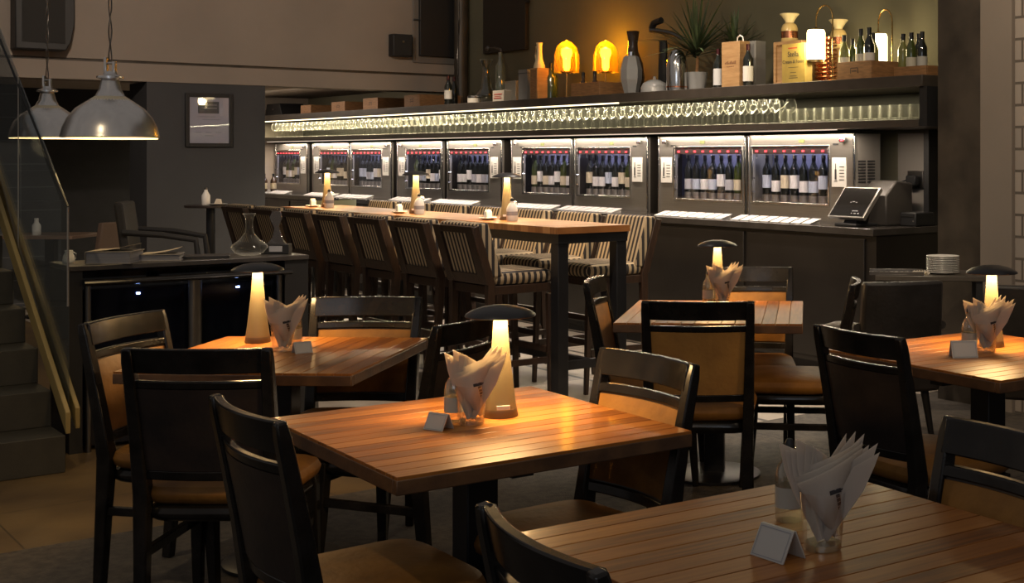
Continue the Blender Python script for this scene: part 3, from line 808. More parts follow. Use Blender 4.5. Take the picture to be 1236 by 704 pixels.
pts = [(.07 * math.cos(a * .5), .07 * math.sin(a * .5), .03 + a * .5 / 6.283 * .03) for a in range(int(6.283 * 2 * 9))]
MB().sweep(pts, .009, seg=8).build('coil_tube', M_copper, cc)
MB().lathe([(.085, 0), (.085, .012), (.03, .018), (.03, .30), (.04, .33), (.001, .335)], 20).build('core', M_copper, cc)
cw2 = thing('wooden_case', 'slim wooden case under the rear funnel-topped jar', 'case', on_shelf(1012, 6.63), WA)
MB().box(-.07, .07, -.06, .06, 0, .27).build('case_body', M_pine, cw2, bevel=.003)
MB().box(-.055, .055, -.0615, -.06, .015, .255).build('sliding_lid', M_crate, cw2, smooth=False)
funnel_jar('cream funnel-topped jar rising behind the copper coil', 1012, 6.63, ZS + .2705)
bx = None
def lantern(label, px, n, drop, arch, dxy):
    """Frosted cylinder hanging from a hooked brass pole; dxy: reach of the hook to the left along the shelf."""
    t = thing('hook_lantern', label, 'lamp', on_shelf(px, n), WA, 'frosted lantern lamps on the shelf')
    MB().lathe([(.045, 0), (.045, .008), (.012, .02), (.001, .02)], 24).build('lamp_base', M_brass, t)
    h = arch
    pts = [(0, 0, .015), (0, 0, h - .09)] + [(-dxy / 2 + dxy / 2 * math.cos(a), 0, h - .09 + .09 * math.sin(a)) for a in [math.pi * q / 10 for q in range(1, 11)]] + [(-dxy, 0, h - .14)]
    MB().sweep(pts, .0055, seg=8).build('hook_pole', M_brass, t)
    top = h - .14
    MB().lathe([(.028, top - .012), (.05, top - .02), (.06, top - .035), (.001, top)], 24, -dxy).build('lamp_cap', M_brass, t)
    bt = top - .23
    MB().lathe([(.052, bt), (.062, bt + .01), (.062, top - .04), (.055, top - .022), (.001, top - .02)], 28, -dxy).build('frosted_cylinder', E_frost, t)
    MB().lathe([(.064, bt - .012), (.064, bt + .006), (.05, bt + .006), (.001, bt - .012)], 24, -dxy).build('lower_ring', M_brass, t)
    P = WP(s_at(px, n) - dxy, n - .11, ZS + bt + .1)
    light('POINT', P, 8, (1, .80, .42), .05, name='lantern_light')
lantern('frosted cylinder lantern on a hooked pole beside the gold carton', 1005, 6.18, .2, .52, .16)
lantern('frosted cylinder lantern on a hooked pole behind the crate of bottles', 1077, 6.56, .2, .50, .13)
crate('open wine crate filled with bottles below the right lantern', 1031, 6.12, .31, .30, .12, mark=True)
for j, (px, n, h, g, lb, d) in enumerate([(1019, 6.25, .30, M_olive, (.5, .48, .42), 'pale green bottle at the left front of the bottle crate'), (1029, 6.33, .28, M_green, None, 'green bottle second in the bottle crate'),
     (1039, 6.25, .33, M_green, (.4, .38, .34), 'tall dark bottle with grey label in the middle of the bottle crate'), (1054, 6.36, .31, M_olive, None, 'yellow-lit bottle at the rear right of the bottle crate'), (1056, 6.22, .33, M_bottle, (.55, .52, .48), 'dark bottle with white label against the lantern glow')]):
    bottle(d, on_shelf(px if j != 4 else 1049, n, ZS + .013), h, .037, g, lb, M_foilk, (.1, .5), cat='wine bottle')
crate('low wooden tray with bottles at the right end of the shelf', 1098, 6.30, .28, .26, .08)
for px, n, g, lb, d in [(1090, 6.40, M_olive, None, 'pale bottle leftmost in the tray at the shelf end'), (1100, 6.38, M_green, (.45, .42, .34), 'green bottle with cream label second in the end tray'), (1109, 6.47, M_bottle, None, 'dark unlabelled bottle rear of the end tray'), (1113, 6.38, M_bottle, (.4, .39, .36), 'dark bottle rightmost at the end of the shelf')]:
    bottle(d, on_shelf(px, n, ZS + .013), .29, .034, g, lb, M_foilk, (.15, .45))

# little bottles at the far end of the counter
for k, px in enumerate((326, 330)):
    bottle('small spirit bottle with pale label, %s at the far counter end' % ('left one' if k == 0 else 'right one'), WP(-16.35 + k * .14 - (0 if k else .0), NF + .12 + .06 * k, 1.0005), .24, .036, M_smoke, (.45, .38, .25), M_foilk)

# ------------------------------------------------------------------ till, printer, socket
pos = thing('till_screen', 'black touchscreen till tilted back on the counter end', 'till', WP(-6.10, NF + .17, 1.0005), WA)
MB().box(-.10, .10, -.09, .12, 0, .02).build('foot', M_black, pos, bevel=.006)
MB().prism([(-.05, .02), (.07, .02), (.10, .14), (.05, .16)], 'x', -.06, .06).build('neck', M_black, pos, bevel=.006)
A = R(40)
def tp(x, y, z):
    return (x, -.09 + z * math.sin(A) + y * math.cos(A), .06 + z * math.cos(A) - y * math.sin(A))
m_ = MB()
m_.add([tp(x, y, z) for x, y, z in [(-.165, 0, 0), (.165, 0, 0), (.165, .03, 0), (-.165, .03, 0), (-.165, 0, .255), (.165, 0, .255), (.165, .03, .255), (-.165, .03, .255)]], [(0, 3, 2, 1), (4, 5, 6, 7), (0, 1, 5, 4), (1, 2, 6, 5), (2, 3, 7, 6), (3, 0, 4, 7)])
scr = m_.build('screen_housing', M_steel, pos, bevel=.004)
MB().add([tp(x, -.002, z) for x, z in [(-.152, .012), (.152, .012), (.152, .243), (-.152, .243)]], [(0, 1, 2, 3)]).build('screen', mat('screen_glass', (.012, .011, .010), .12), pos, smooth=False)
k = MB()
for x, z, w in [(-.02, .12, .012), (.0, .125, .02), (.03, .12, .015), (.06, .05, .05), (.07, .03, .02), (.1, .03, .012), (.04, .03, .01)]:
    k.add([tp(x - w / 2, -.003, z), tp(x + w / 2, -.003, z), tp(x + w / 2, -.003, z + .007), tp(x - w / 2, -.003, z + .007)], [(0, 1, 2, 3)])
k.build('screen_icons', M_greyink, pos, smooth=False)
tb_ = thing('till_housing', 'bulky dark till housing behind the tilted screen', 'till', WP(-6.055, NF + .42, 1.0005), WA)
MB().prism([(-.12, 0), (.14, 0), (.14, .28), (-.02, .30), (-.12, .20)], 'x', -.115, .115).build('housing', mat('grey_plastic', (.045, .040, .036), .4), tb_, bevel=.012)
MB().box(-.09, .09, .141, .145, .05, .2).build('back_plate', M_black, tb_, smooth=False)
pr = thing('receipt_printer', 'low black receipt printer on the counter beside the till', 'printer', WP(-5.855, NB - .24, 1.0005), WA)
MB().box(-.07, .07, -.09, .09, 0, .09).build('printer_body', M_black, pr, bevel=.008)
MB().box(-.055, .055, -.092, -.09, .06, .065).build('paper_slot', M_steeldk, pr, smooth=False)
MB().box(.045, .055, -.093, -.09, .03, .04).build('status_light', M_steel, pr, smooth=False)
so = thing('wall_socket', 'wall socket with dark plug and adaptor right of the till', 'socket', WP(-6.03, NB - .052, 1.30), WA)
MB().box(-.07, .07, -.012, 0, -.06, .06).build('socket_plate', M_steeldk, so, bevel=.004)
MB().box(-.045, .045, -.06, -.012, -.04, .03).build('plug', M_black, so, bevel=.01)
MB().sweep([(-.04, -.04, .0), (-.10, -.06, -.02), (-.13, -.05, -.10), (-.13, -.03, -.25)], .006).build('cable', M_black, so)

# ------------------------------------------------------------------ speakers, screen, certificate on the mezzanine front and tower
SA = WA - R(90)   # things on the mezzanine wall: local x along -V?, front (-y) faces the room
def MZ(n, z, off=0.0): return WP(-12.48 + off, n, z)
MR = WA + R(90)   # local x -> V, local y -> -U (into the mezzanine wall)
sp1 = thing('loudspeaker', 'large black loudspeaker with cut corners high at the left', 'speaker', MZ(2.72, 2.36), MR)
MB().prism([(-.20, .0), (.19, 0), (.23, .08), (.26, .24), (.26, .45), (.16, .62), (-.20, .7)], 'y', -.20, -.01).build('cabinet', M_black, sp1, bevel=.01)
MB().box(-.15, .18, -.206, -.20, .06, .50).build('grille', mat('speaker_cloth', (.016, .015, .014), .9, bump=.4, bscale=300), sp1, smooth=False)
MB().box(-.04, .04, -.02, 0, .2, .4).build('bracket', M_steeldk, sp1, smooth=False)
sp2 = thing('wall_speaker', 'small square black speaker on the wall left of the screen', 'speaker', MZ(6.05, 2.47), MR)
MB().box(-.105, .105, -.12, -.004, 0, .225).build('cabinet', M_black, sp2, bevel=.008)
MB().box(-.095, .095, -.124, -.12, .01, .215).build('grille', mat('speaker_cloth', (.016, .015, .014), .9), sp2, smooth=False)
MB().box(-.012, .012, -.127, -.124, .14, .16).build('badge', M_chrome, sp2, smooth=False)
tv = thing('wall_screen', 'tall black screen in a pale rounded surround high beside the corner', 'screen', MZ(6.52, 2.42), MR)
MB().box(-.31, .31, -.02, -.004, 0, 1.6).build('surround', mat('pale_grey_surround', (.13, .12, .11), .5), tv, bevel=.006)
MB().prism([(-.25, .07), (.22, .07), (.26, .13), (.26, 1.55), (-.25, 1.55)], 'y', -.06, -.02).build('screen_panel', M_black, tv, bevel=.006)
MB().sweep([(-.31, -.03, .44), (-.25, -.07, .44)], .008).build('fixing_arm', M_black, tv)
MB().sweep([(.30, -.03, .44), (.25, -.07, .44)], .008).build('fixing_arm', M_black, tv)
pp = thing('wall_pipe', 'dark vertical pipe with cables in the corner above the shelf', 'pipe', WP(-12.28, NB - .10, 1.96), WA)
MB().lathe([(.07, 0), (.07, 2.6)], 16).build('pipe', M_brownst, pp)
MB().sweep([(.06, -.06, 0), (.05, -.07, .5), (.07, -.06, .9), (.04, -.07, 1.5), (.06, -.06, 2.4)], .006).build('cable', M_steeldk, pp)
hp = thing('hanging_panel', 'dark flat panel hanging on the wall above the decanters', 'panel', WP((s_at(582, 6.7) + s_at(633, 6.7)) / 2, NB - .012, 2.50), WA)
hw_ = (s_at(633, 6.7) - s_at(582, 6.7)) / 2
MB().box(-hw_, hw_, -.04, 0, 0, 1.9).build('panel_board', mat('umber_panel', (.022, .016, .011), .6), hp, bevel=.004)
for z in (.45, 1.1): MB().box(hw_, hw_ + .06, -.05, -.02, z, z + .03).build('hinge', M_black, hp, smooth=False)
ct = thing('certificate', 'framed certificate on the dark grey wall by the pendant lamps', 'picture', MZ(4.165, 1.545), MR)
f = MB(); f.box(-.215, -.18, -.03, 0, 0, .495).box(.18, .215, -.03, 0, 0, .495).box(-.18, .18, -.03, 0, 0, .035).box(-.18, .18, -.03, 0, .46, .495)
f.build('frame', M_black, ct, bevel=.003)
MB().box(-.18, .18, -.012, -.002, .035, .46).build('paper', mat('certificate_paper', (.36, .36, .40), .35), ct, smooth=False)
k = MB(); k.box(-.10, .09, -.0135, -.012, .31, .42); k.build('dark_emblem', mat('emblem_grey', (.06, .07, .08), .4), ct, smooth=False)
k = MB()
for (x0, x1, z) in [(-.10, .06, .275), (-.06, .10, .25), (-.03, .02, .20), (-.05, .07, .175), (-.12, -.07, .13), (-.03, .02, .13), (.06, .11, .13), (-.04, .04, .10)]: k.box(x0, x1, -.0135, -.012, z, z + .008)
k.box(-.06, .07, -.0142, -.0135, .385, .392).box(-.05, .07, -.0142, -.0135, .355, .362)
k.build('printed_lines', M_greyink, ct, smooth=False)
MB().box(-.18, .18, -.020, -.018, .035, .46).build('glazing', M_pane, ct, smooth=False)

# ------------------------------------------------------------------ pendants
def pendant(label, X, Y, z, r):
    t = thing('pendant_lamp', label, 'pendant lamp', (X, Y, z), 0, 'dome pendant lamps')
    q = r / .225
    prof = [(r, 0), (r * 1.01, .004), (r * .99, .02), (r * .96, .05 * q), (r * .86, .10 * q), (r * .70, .145 * q), (r * .48, .18 * q), (r * .31, .205 * q), (r * .23, .24 * q), (r * .19, .28 * q), (r * .17, .295 * q)]
    MB().lathe(prof, 48, caps=False).build('shade', M_alu, t)
    MB().lathe([(a * .97, b + .002) for a, b in prof[:8]], 40, caps=False).build('inner_lining', mat('warm_white_lining', (.8, .7, .5), .5), t)
    MB().lathe([(r * .17, .29 * q), (r * .28, .295 * q), (r * .28, .305 * q), (r * .15, .315 * q), (r * .12, .33 * q), (.001, .33 * q)], 24).build('collar', M_alu, t)
    MB().box(-.028, -.014, -.012, .012, .27 * q, .40 * q).box(.014, .028, -.012, .012, .25 * q, .38 * q).sweep([(-.03, 0, .37 * q), (.03, 0, .37 * q)], .006).build('yoke', M_chrome, t, bevel=.002)
    MB().lathe([(r * .97, -.007), (r * .97, -.002), (.001, -.002)], 32, caps=False).build('diffuser', E_pend, t)
    c = MB(); n = 60; top = 4.2 - z
    for s_ in (0, math.pi):
        c.sweep([(.007 * math.cos(a * .9 + s_), .007 * math.sin(a * .9 + s_), .38 * q + (top - .38 * q) * a / n) for a in range(n + 1)], .0035, seg=5)
    c.build('twisted_cord', M_steeldk, t)
    light('POINT', (X, Y, z - .03), 1.2, (1, .72, .36), .10, name='pendant_light')
pendant('nearer brushed metal dome pendant lamp hanging before the grey wall', (133 - PX) / FPX * 6.56, 6.56, 1.552, .225)
pendant('farther brushed metal dome pendant lamp seen partly through the glass', (57 - PX) / FPX * 8.5, 8.5, 1.58, .225)

# ------------------------------------------------------------------ high table and stools
TR = WA                     # local x along the bar wall
TN0, TN1, TS0, TS1 = 4.09, 4.60, -10.55, -6.41
tcx, tcn = (TS0 + TS1) / 2, (TN0 + TN1) / 2
ht = thing('high_table', 'long high bar table with glossy plank top and black steel frame', 'table', WP(tcx, tcn, 0), TR)
hx, hy = (TS1 - TS0) / 2, (TN1 - TN0) / 2
plank_top(hx, hy, 1.012, 1.05, 52, True).build('tabletop', M_barwood, ht, smooth=False)
MB().box(-hx + .01, hx - .01, -hy + .012, hy - .012, .955, 1.011).build('apron', M_blacksteel, ht, smooth=False)
for x in (-hx + .055, 0, hx - .055):
    for y in (-hy + .05, hy - .05):
        MB().box(x - .04, x + .04, y - .035, y + .035, 0, .955).build('leg', M_blacksteel, ht, bevel=.003)
MB().box(hx - .075, hx - .035, -hy + .085, hy - .085, .22, .27).build('foot_rail', M_blacksteel, ht, smooth=False)
MB().box(-hx + .09, -.04, -.02, .02, .22, .27).box(.04, hx - .075, -.02, .02, .22, .27).build('foot_rail', M_blacksteel, ht, smooth=False)

def make_stool():
    t = thing('bar_stool', 'bar stool', 'bar stool')
    SZ = .72
    W = .24
    def bk(x, z):    # back plane, leaning away (towards -y)
        return -.20 - (z - SZ) * .30 * (1 if z > SZ else 0)
    for sx in (-1, 1):
        MB().sweep([(sx * .19, -.25, 0), (sx * .205, -.215, .35), (sx * .215, -.20, SZ), (sx * .218, bk(0, 1.06) , 1.06)], [.013, .017, .021, .018], [.014, .019, .024, .018], square=True, up=(0, 1, 0)).build('rear_leg', M_stoolwood, t, bevel=.003)
        MB().sweep([(sx * .19, .215, 0), (sx * .21, .20, SZ - .07)], [.012, .020], square=True, up=(0, 1, 0)).build('front_leg', M_stoolwood, t, bevel=.003)
        MB().box(sx * .20 - .012, sx * .20 + .012, -.20, .19, .24, .275).build('stretcher', M_stoolwood, t, smooth=False)
    MB().box(-.19, .19, .185, .21, .30, .335).build('stretcher', M_stoolwood, t, smooth=False)
    MB().box(-.19, .19, -.225, -.20, .36, .395).build('stretcher', M_stoolwood, t, smooth=False)
    MB().box(-.225, .225, -.21, .215, SZ - .055, SZ - .005).build('seat_frame', M_stoolwood, t, bevel=.003)
    MB().pad(.46, .44, SZ - .004, SZ + .075, dome=.008, e=8, cy=.012).build('seat', M_stripe, t)
    # wooden back frame with an inset striped panel on the rear, cushion in front
    f = MB()
    def slab(x0, x1, z0, z1, y0, y1):
        f.add([(x0, bk(0, z0) + y0, z0), (x1, bk(0, z0) + y0, z0), (x1, bk(0, z0) + y1, z0), (x0, bk(0, z0) + y1, z0), (x0, bk(0, z1) + y0, z1), (x1, bk(0, z1) + y0, z1), (x1, bk(0, z1) + y1, z1), (x0, bk(0, z1) + y1, z1)],
              [(0, 3, 2, 1), (4, 5, 6, 7), (0, 1, 5, 4), (1, 2, 6, 5), (2, 3, 7, 6), (3, 0, 4, 7)])
    slab(-.155, .155, 1.02, 1.06, -.03, .012); slab(-.155, .155, .725, .785, -.03, .012); slab(-.235, -.155, .725, 1.06, -.032, .012); slab(.155, .235, .725, 1.06, -.032, .012)
    f.build('back_frame', M_stoolwood, t, bevel=.003)
    p = MB(); f = p; slab(-.155, .155, .785, 1.02, -.020, .012)
    p.build('rear_fabric_panel', M_stripe, t, smooth=False)
    c = MB()
    c.grid(lambda u, v: ((u - .5) * .46 * (1 - .02 * v), bk(0, .76 + .315 * v) + .014, .76 + .315 * v), 12, 8, thick=(0, .075, .006))
    c.build('back_cushion', M_stripe, t, bevel=.012)
    return t
st0 = make_stool()
NRM = V
k = 0
for i in range(7):
    s_ = -6.86 - .597 * i
    lab_ = 'striped bar stool seen from behind, %s from the near end of the high table' % ORD[i]
    if k == 0: st0.location = WP(s_, 3.99, 0); st0.rotation_euler = (0, 0, TR); st0['label'] = lab_; st0['group'] = 'bar stools on the room side of the high table'
    else: dup(st0, WP(s_, 3.99, 0), TR, lab_, 'bar stools on the room side of the high table')
    k += 1
for i in range(7):
    s_ = -6.93 - .597 * i
    dup(st0, WP(s_, 4.72, 0), TR + math.pi, 'striped bar stool facing the room, %s from the near end on the counter side' % ORD[i], 'bar stools on the counter side of the high table')
gs = thing('tub_chair', 'pale green rounded chair back at the far end of the high table', 'chair', WP(-11.1, 4.7, 0), TR + math.pi * .75)
MB().grid(lambda u, v: (.26 * math.sin((u - .5) * 3.0), -.26 * math.cos((u - .5) * 3.0), .62 + .46 * v), 16, 4, thick=(0, 0.001, -.03)).pad(.46, .46, .60, .70).build('shell', mat('sage_upholstery', (.16, .17, .12), .7), gs)
for sx in (-1, 1):
    for sy in (-1, 1): MB().sweep([(sx * .2, sy * .2, 0), (sx * .16, sy * .16, .6)], .014).build('leg', M_black, gs)

# ------------------------------------------------------------------ mushroom lamps
def make_lamp():
    t = thing('mushroom_lamp', 'lamp', 'table lamp')
    p = [(.0465, .0), (.0465, .006), (.042, .035), (.036, .08), (.029, .14), (.023, .20), (.0185, .262), (.018, .285)]
    MB().lathe([(.0468, 0), (.0478, .002), (.0445, .022)], 36).build('foot_band', mat('taupe_foot', (.10, .075, .05), .4), t)
    MB().lathe([(r_ , z + .001) for r_, z in p], 36).build('body', M_lampbody, t)
    MB().lathe([(.095, .272), (.0965, .274), (.094, .279), (.080, .288), (.055, .297), (.028, .302), (.001, .303)], 40, caps=False).build('shade', M_shade, t)
    MB().lathe([(.094, .273), (.060, .277), (.046, .279)], 40, caps=False).build('shade_underside', M_white, t)
    MB().lathe([(.046, .2785), (.022, .2785)], 32, caps=False).build('light_ring', E_lamp, t)
    return t
LAMPS = []
def lamp_tag(l):
    MB().box(-.018, .018, -.0485, -.0465, .024, .036).build('white_tag', M_paper, l, bevel=.001)
lamp0 = None
def lamp(label, loc, power=1.6, rz=0, group=None, cardp=True):
    global lamp0
    if lamp0 is None:
        lamp0 = make_lamp(); lamp0.location = loc; lamp0['label'] = label; t = lamp0
        lamp0.rotation_euler = (0, 0, rz)
    else: t = dup(lamp0, loc, rz, label)
    if group: t['group'] = group
    light('AREA', Vector(loc) + Vector((0, 0, .274)), power, (1, .62, .26), .15, name='mushroom_light')
    return t

# ------------------------------------------------------------------ dining tables
def dining_table(label, cx, cy, yaw, w, d, across=False):
    t = thing('dining_table', label, 'table', (cx, cy, 0), yaw)
    plank_top(w / 2, d / 2, .712, .75, 14, across).build('tabletop', M_tablex if across else M_table, t, bevel=.0014)
    e = MB(); q = .0015
    e.box(-w / 2 - q, w / 2 + q, -d / 2 - q, -d / 2 + .02, .708, .743).box(-w / 2 - q, w / 2 + q, d / 2 - .02, d / 2 + q, .708, .743)
    e.box(-w / 2 - q, -w / 2 + .02, -d / 2 + .02, d / 2 - .02, .708, .743).box(w / 2 - .02, w / 2 + q, -d / 2 + .02, d / 2 - .02, .708, .743)
    e.build('edge_band', M_tedge, t, bevel=.003)
    MB().box(-.045, .045, -.045, .045, .022, .66).build('post', M_blacksteel, t, bevel=.004)
    MB().box(-.26, .26, -.03, .03, .66, .7118).box(-.03, .03, -.26, -.03, .66, .7118).box(-.03, .03, .03, .26, .66, .7118).build('top_cross', M_blacksteel, t, smooth=False)
    MB().lathe([(.20, 0), (.21, .003), (.21, .014), (.19, .02), (.05, .026), (.001, .026)], 40).build('round_base', M_blacksteel, t)
    return t
dining_table('plank dining table with glowing mushroom lamp, in the middle of the room', -.695, 3.488, R(38.08), .805, .841)
dining_table('large unlit plank dining table nearest the camera, without a lamp', .162, 2.37, R(36.4), .79, .87)
dining_table('plank dining table beside the black console', -1.635, 4.745, R(-3.2), .80, .855, True)
dining_table('plank dining table in front of the dark bar front', -.105, 6.03, R(-3.0), .805, .885, True)
dining_table('plank dining table with lamp at the right edge of the room', .903, 4.755, R(36.4), .82, .866)
TZ = .7505

# ------------------------------------------------------------------ dining chairs
def make_chair(backm):
    t = thing('dining_chair', 'chair', 'chair')
    def yb(z):  # rear profile of the stile
        if z < .45: return -.235 + .035 * (z / .45)
        u = (z - .45) / .45
        return -.20 - .085 * u ** 1.15
    def curve(x): return -.035 * (1 - (x / .215) ** 2)
    for sx in (-1, 1):
        zs = [0, .12, .28, .45, .60, .75, .86, .897]
        MB().sweep([(sx * (.185 + .022 * z), yb(z), z) for z in zs], [.016, .018, .020, .022, .020, .018, .017, .015], [.018, .020, .022, .026, .021, .018, .016, .012], square=True, up=(0, 1, 0)).build('rear_leg', M_blackwood, t, bevel=.005)
        MB().sweep([(sx * .195, .205, 0), (sx * .19, .19, .2), (sx * .185, .18, .41)], [.014, .018, .022], [.014, .018, .022], square=True, up=(0, 1, 0)).build('front_leg', M_blackwood, t, bevel=.004)
        MB().sweep([(sx * .193, -.205, .27), (sx * .19, .18, .27)], .011, .014, square=True).build('stretcher', M_blackwood, t, bevel=.002)
    MB().box(-.18, .18, .165, .185, .34, .365).build('stretcher', M_blackwood, t, smooth=False)
    MB().pad(.415, .415, .365, .413, dome=0, e=7, cy=-.003, taper=.06).build('seat_frame', M_blackwood, t)
    MB().pad(.455, .44, .414, .478, dome=.014, e=6, cy=.012, taper=.06).build('seat_cushion', M_tan, t)
    def rail(z0, z1, th, name, m, half=.20, off=0.0, bev=.004, dy=0.0, nv=1, puff=0.0):
        g = MB()
        def fn(u, v):
            x = (u * 2 - 1) * half; z = z0 + (z1 - z0) * v
            pf = puff * (1 - (2 * u - 1) ** 4) * (1 - (2 * v - 1) ** 4)
            return (x, yb(z) + curve(x) + dy + pf, z)
        if puff:
            g.grid(fn, 20, nv, thick=None)
            # side skirt back to the board
            N = 20
            base = [Vector(fn(i / N, j / nv)) for (i, j) in [(i, 0) for i in range(N + 1)] + [(N, j) for j in range(1, nv + 1)] + [(i, nv) for i in range(N - 1, -1, -1)] + [(0, j) for j in range(nv - 1, 0, -1)]]
            vs_ = base + [b + Vector((0, -.012, 0)) for b in base]; L = len(base)
            g.add(vs_, [((i + 1) % L, i, L + i, L + (i + 1) % L) for i in range(L)])
        else: g.grid(fn, 16, nv, thick=(0, th, 0))
        return g.build(name, m, t, bevel=bev)
    rail(.822, .897, .024, 'top_rail', M_blackwood, nv=3)
    rail(.775, .800, .022, 'middle_rail', M_blackwood)
    rail(.495, .525, .022, 'lower_rail', M_blackwood)
    rail(.525, .775, .014, 'back_board', backm, nv=5, bev=0)
    rail(.530, .770, 0, 'back_pad', M_tan, half=.183, dy=.018, nv=8, puff=.012, bev=0)
    return t
ch_dark = None; ch_tan = None
def chair(label, cx, cy, fx, fy, tan=False):
    global ch_dark, ch_tan
    a = math.atan2(fy, fx) - math.pi / 2
    L = math.hypot(fx, fy); fx /= L; fy /= L
    loc = Vector((cx + fx * .295, cy + fy * .295, 0))
    src = ch_tan if tan else ch_dark
    if src is None:
        c = make_chair(M_tanb if tan else M_worn); c.location = loc; c.rotation_euler = (0, 0, a); c['label'] = label
        c['group'] = 'black wooden dining chairs'
        if tan: ch_tan = c
        else: ch_dark = c
        return c
    return dup(src, loc, a, label)
chair('black wooden chair with tan pad at the left side of the console-side table', -2.17, 4.63, .98, -.2)
chair('black chair with worn dark back, before the console-side table', -1.585, 3.85, 0, 1)
chair('black chair seen from behind at the left of the middle table', -1.11, 2.94, .77, .64)
chair('black chair cut by the bottom edge, left of the nearest table', -.31, 1.955, .843, .537)
chair('chair with tan back pad at the right corner of the middle table', -.245, 3.73, -.75, -.66)
chair('chair with brown leather rear panel, back turned, before the far table', -.155, 5.10, .03, 1, True)
chair('chair turned sideways right of the far table, its tan seat showing', .537, 5.95, -.99, .10)
chair('black chair seen from behind at the left of the right-hand table', .377, 4.24, .82, .57)
chair('chair facing the room behind the far table', .06, 6.69, 0, -1, True)
chair('chair seen edge-on at the left of the far table by the high table leg', -.672, 6.05, .998, -.06)
chair('chair facing the room behind the console-side table', -1.48, 5.27, 0, -1)
chair('black chair turned away towards the console-side table, behind the middle lamp', -.915, 4.55, -.94, .33)
chair('dark chair at the right side of the nearest table, cut by the frame', .575, 2.68, -.86, -.51)

# ------------------------------------------------------------------ table-top sets
def tumbler_big(label, loc):
    t = thing('napkin_glass', label, 'glass', loc, 0)
    MB().lathe([(.032, 0), (.034, .004), (.0345, .012), (.043, .105)], 28, caps=False).build('glass_wall', M_glass, t)
    MB().lathe([(.001, .012), (.033, .012), (.033, .001), (.001, .001)], 28, caps=False).build('thick_base', glass_mat('thick_glass', (.95, .95, .9), .05, base=.25, edge=.7) if 'thick_glass' not in MATS else MATS['thick_glass'], t)
    return t
def napkin(label, loc, lean, h, w, group, dy, yaw=0.0):
    """One folded paper napkin standing in the glass: three thin layers, narrow below, a pointed corner on top, leaning outwards."""
    b = MB()
    sg = 1 if lean > 0 else -1
    for ly in range(2):
        o = ly * .0016; k = 1 - .02 * ly
        pts = [(-.006, o, .0), (.006, o, .0), (w * .5, o, h * .60), (w * .5 - sg * .004, o, h * .86 * k), (sg * w * .28, o, h * k), (-w * .5, o, h * .74 * k), (-w * .5, o, h * .55)]
        b.add(pts + [(p[0], p[1] + .0007, p[2]) for p in pts], [tuple(range(7)), tuple(range(13, 6, -1))] + [(i, i + 7, (i + 1) % 7 + 7, (i + 1) % 7) for i in range(7)])
    o = b.build('paper_napkin', M_napkin, smooth=False)
    o.matrix_world = Matrix.Translation(Vector(loc)) @ Matrix.Rotation(yaw, 4, 'Z') @ Matrix.Rotation(lean, 4, 'Y')
    return tag(o, label, 'napkin', group)
def front_napkin(label, loc, rz, group, sc_=1.0):
    """Front napkin folded like a cone, point down in the glass, wide open edge up to the right, dark T-shaped mark on it."""
    t = thing('marked_napkin', label, 'napkin', loc, rz, group)
    b = MB()
    N = 10
    B, L_, M_, R_ = (.022, .018), (-.047, .118), (.036, .080), (.073, .180)
    def fn(u, v):
        ax, az = B[0] + (L_[0] - B[0]) * v, B[1] + (L_[1] - B[1]) * v
        w1, w2, w3 = (1 - v) ** 2, 2 * v * (1 - v), v * v
        bx_, bz = w1 * B[0] + w2 * M_[0] + w3 * R_[0], w1 * B[1] + w2 * M_[1] + w3 * R_[1]
        x, z = ax + (bx_ - ax) * u, az + (bz - az) * u
        y = -.030 * math.sin(math.pi * min(1, .15 + .85 * u)) * min(1, v * 2) + .002
        return (x, y, z)
    samples = [fn(i / 40, j / 40) for i in range(41) for j in range(41)]
    def on_sheet(x, z):
        return min(samples, key=lambda p: (p[0] - x) ** 2 + (p[2] - z) ** 2)[1]
    b.grid(fn, N, 8, thick=(0, .0012, 0))
    b.build('folded_sheet', M_napkin, t)
    for q in range(4):
        c = MB()
        def fq(u, v, q=q):
            p = fn(u, v); return (p[0] - .003 * q + .004 * q * u, p[1] + .006 + .006 * q, p[2] + (.006 * q) * v * (1 - .4 * u) + .004 * v * math.sin(q * 2.1))
        c.grid(fq, N, 5, thick=(0, .0009, 0)); c.build('sheet_layer', M_napkin, t)
    k = MB()
    def qd(x0, x1, z0, z1, tilt=-.2, cx=.024, cz=.108):
        out = []
        for x, z in ((x0, z0), (x1, z0), (x1, z1), (x0, z1)):
            X = cx + x * math.cos(tilt) - z * -math.sin(tilt); Z = cz + x * math.sin(-tilt) + z * math.cos(tilt)
            out.append((X * sc_, on_sheet(X, Z) - .0016, Z * sc_))
        k.add(out, [(0, 1, 2, 3)])
    qd(-.013, .008, -.003, .005); qd(.008, .018, -.001, .003)
    for q in range(5): qd(-.003, .004, -.011 - q * .008, -.0045 - q * .008)
    k.build('printed_mark', M_ink, t, smooth=False)
    return t
def oil_bottle(label, loc, rz, h=.155):
    t = thing('oil_bottle', label, 'bottle', loc, rz)
    MB().lathe([(.026, 0), (.028, .004), (.028, .085), (.024, .105), (.013, .122), (.011, .138), (.013, .142)], 24).build('bottle_body', glass_mat('oil_bottle_glass', (.9, .85, .7), .08, .12, .8, .08) if 'oil_bottle_glass' not in MATS else MATS['oil_bottle_glass'], t)
    MB().lathe([(.0285, .028), (.0285, .068)], 24, caps=False).build('paper_label', mat('oil_label', (.42, .40, .34), .7), t)
    MB().lathe([(.010, .138), (.010, .150), (.006, .158), (.001, .16)], 14).build('stopper', M_black, t)
    MB().sweep([(.012, 0, .138), (.026, 0, .13), (.03, 0, .11), (.027, 0, .095)], .0022).build('wire_clip', M_chrome, t)
    return t
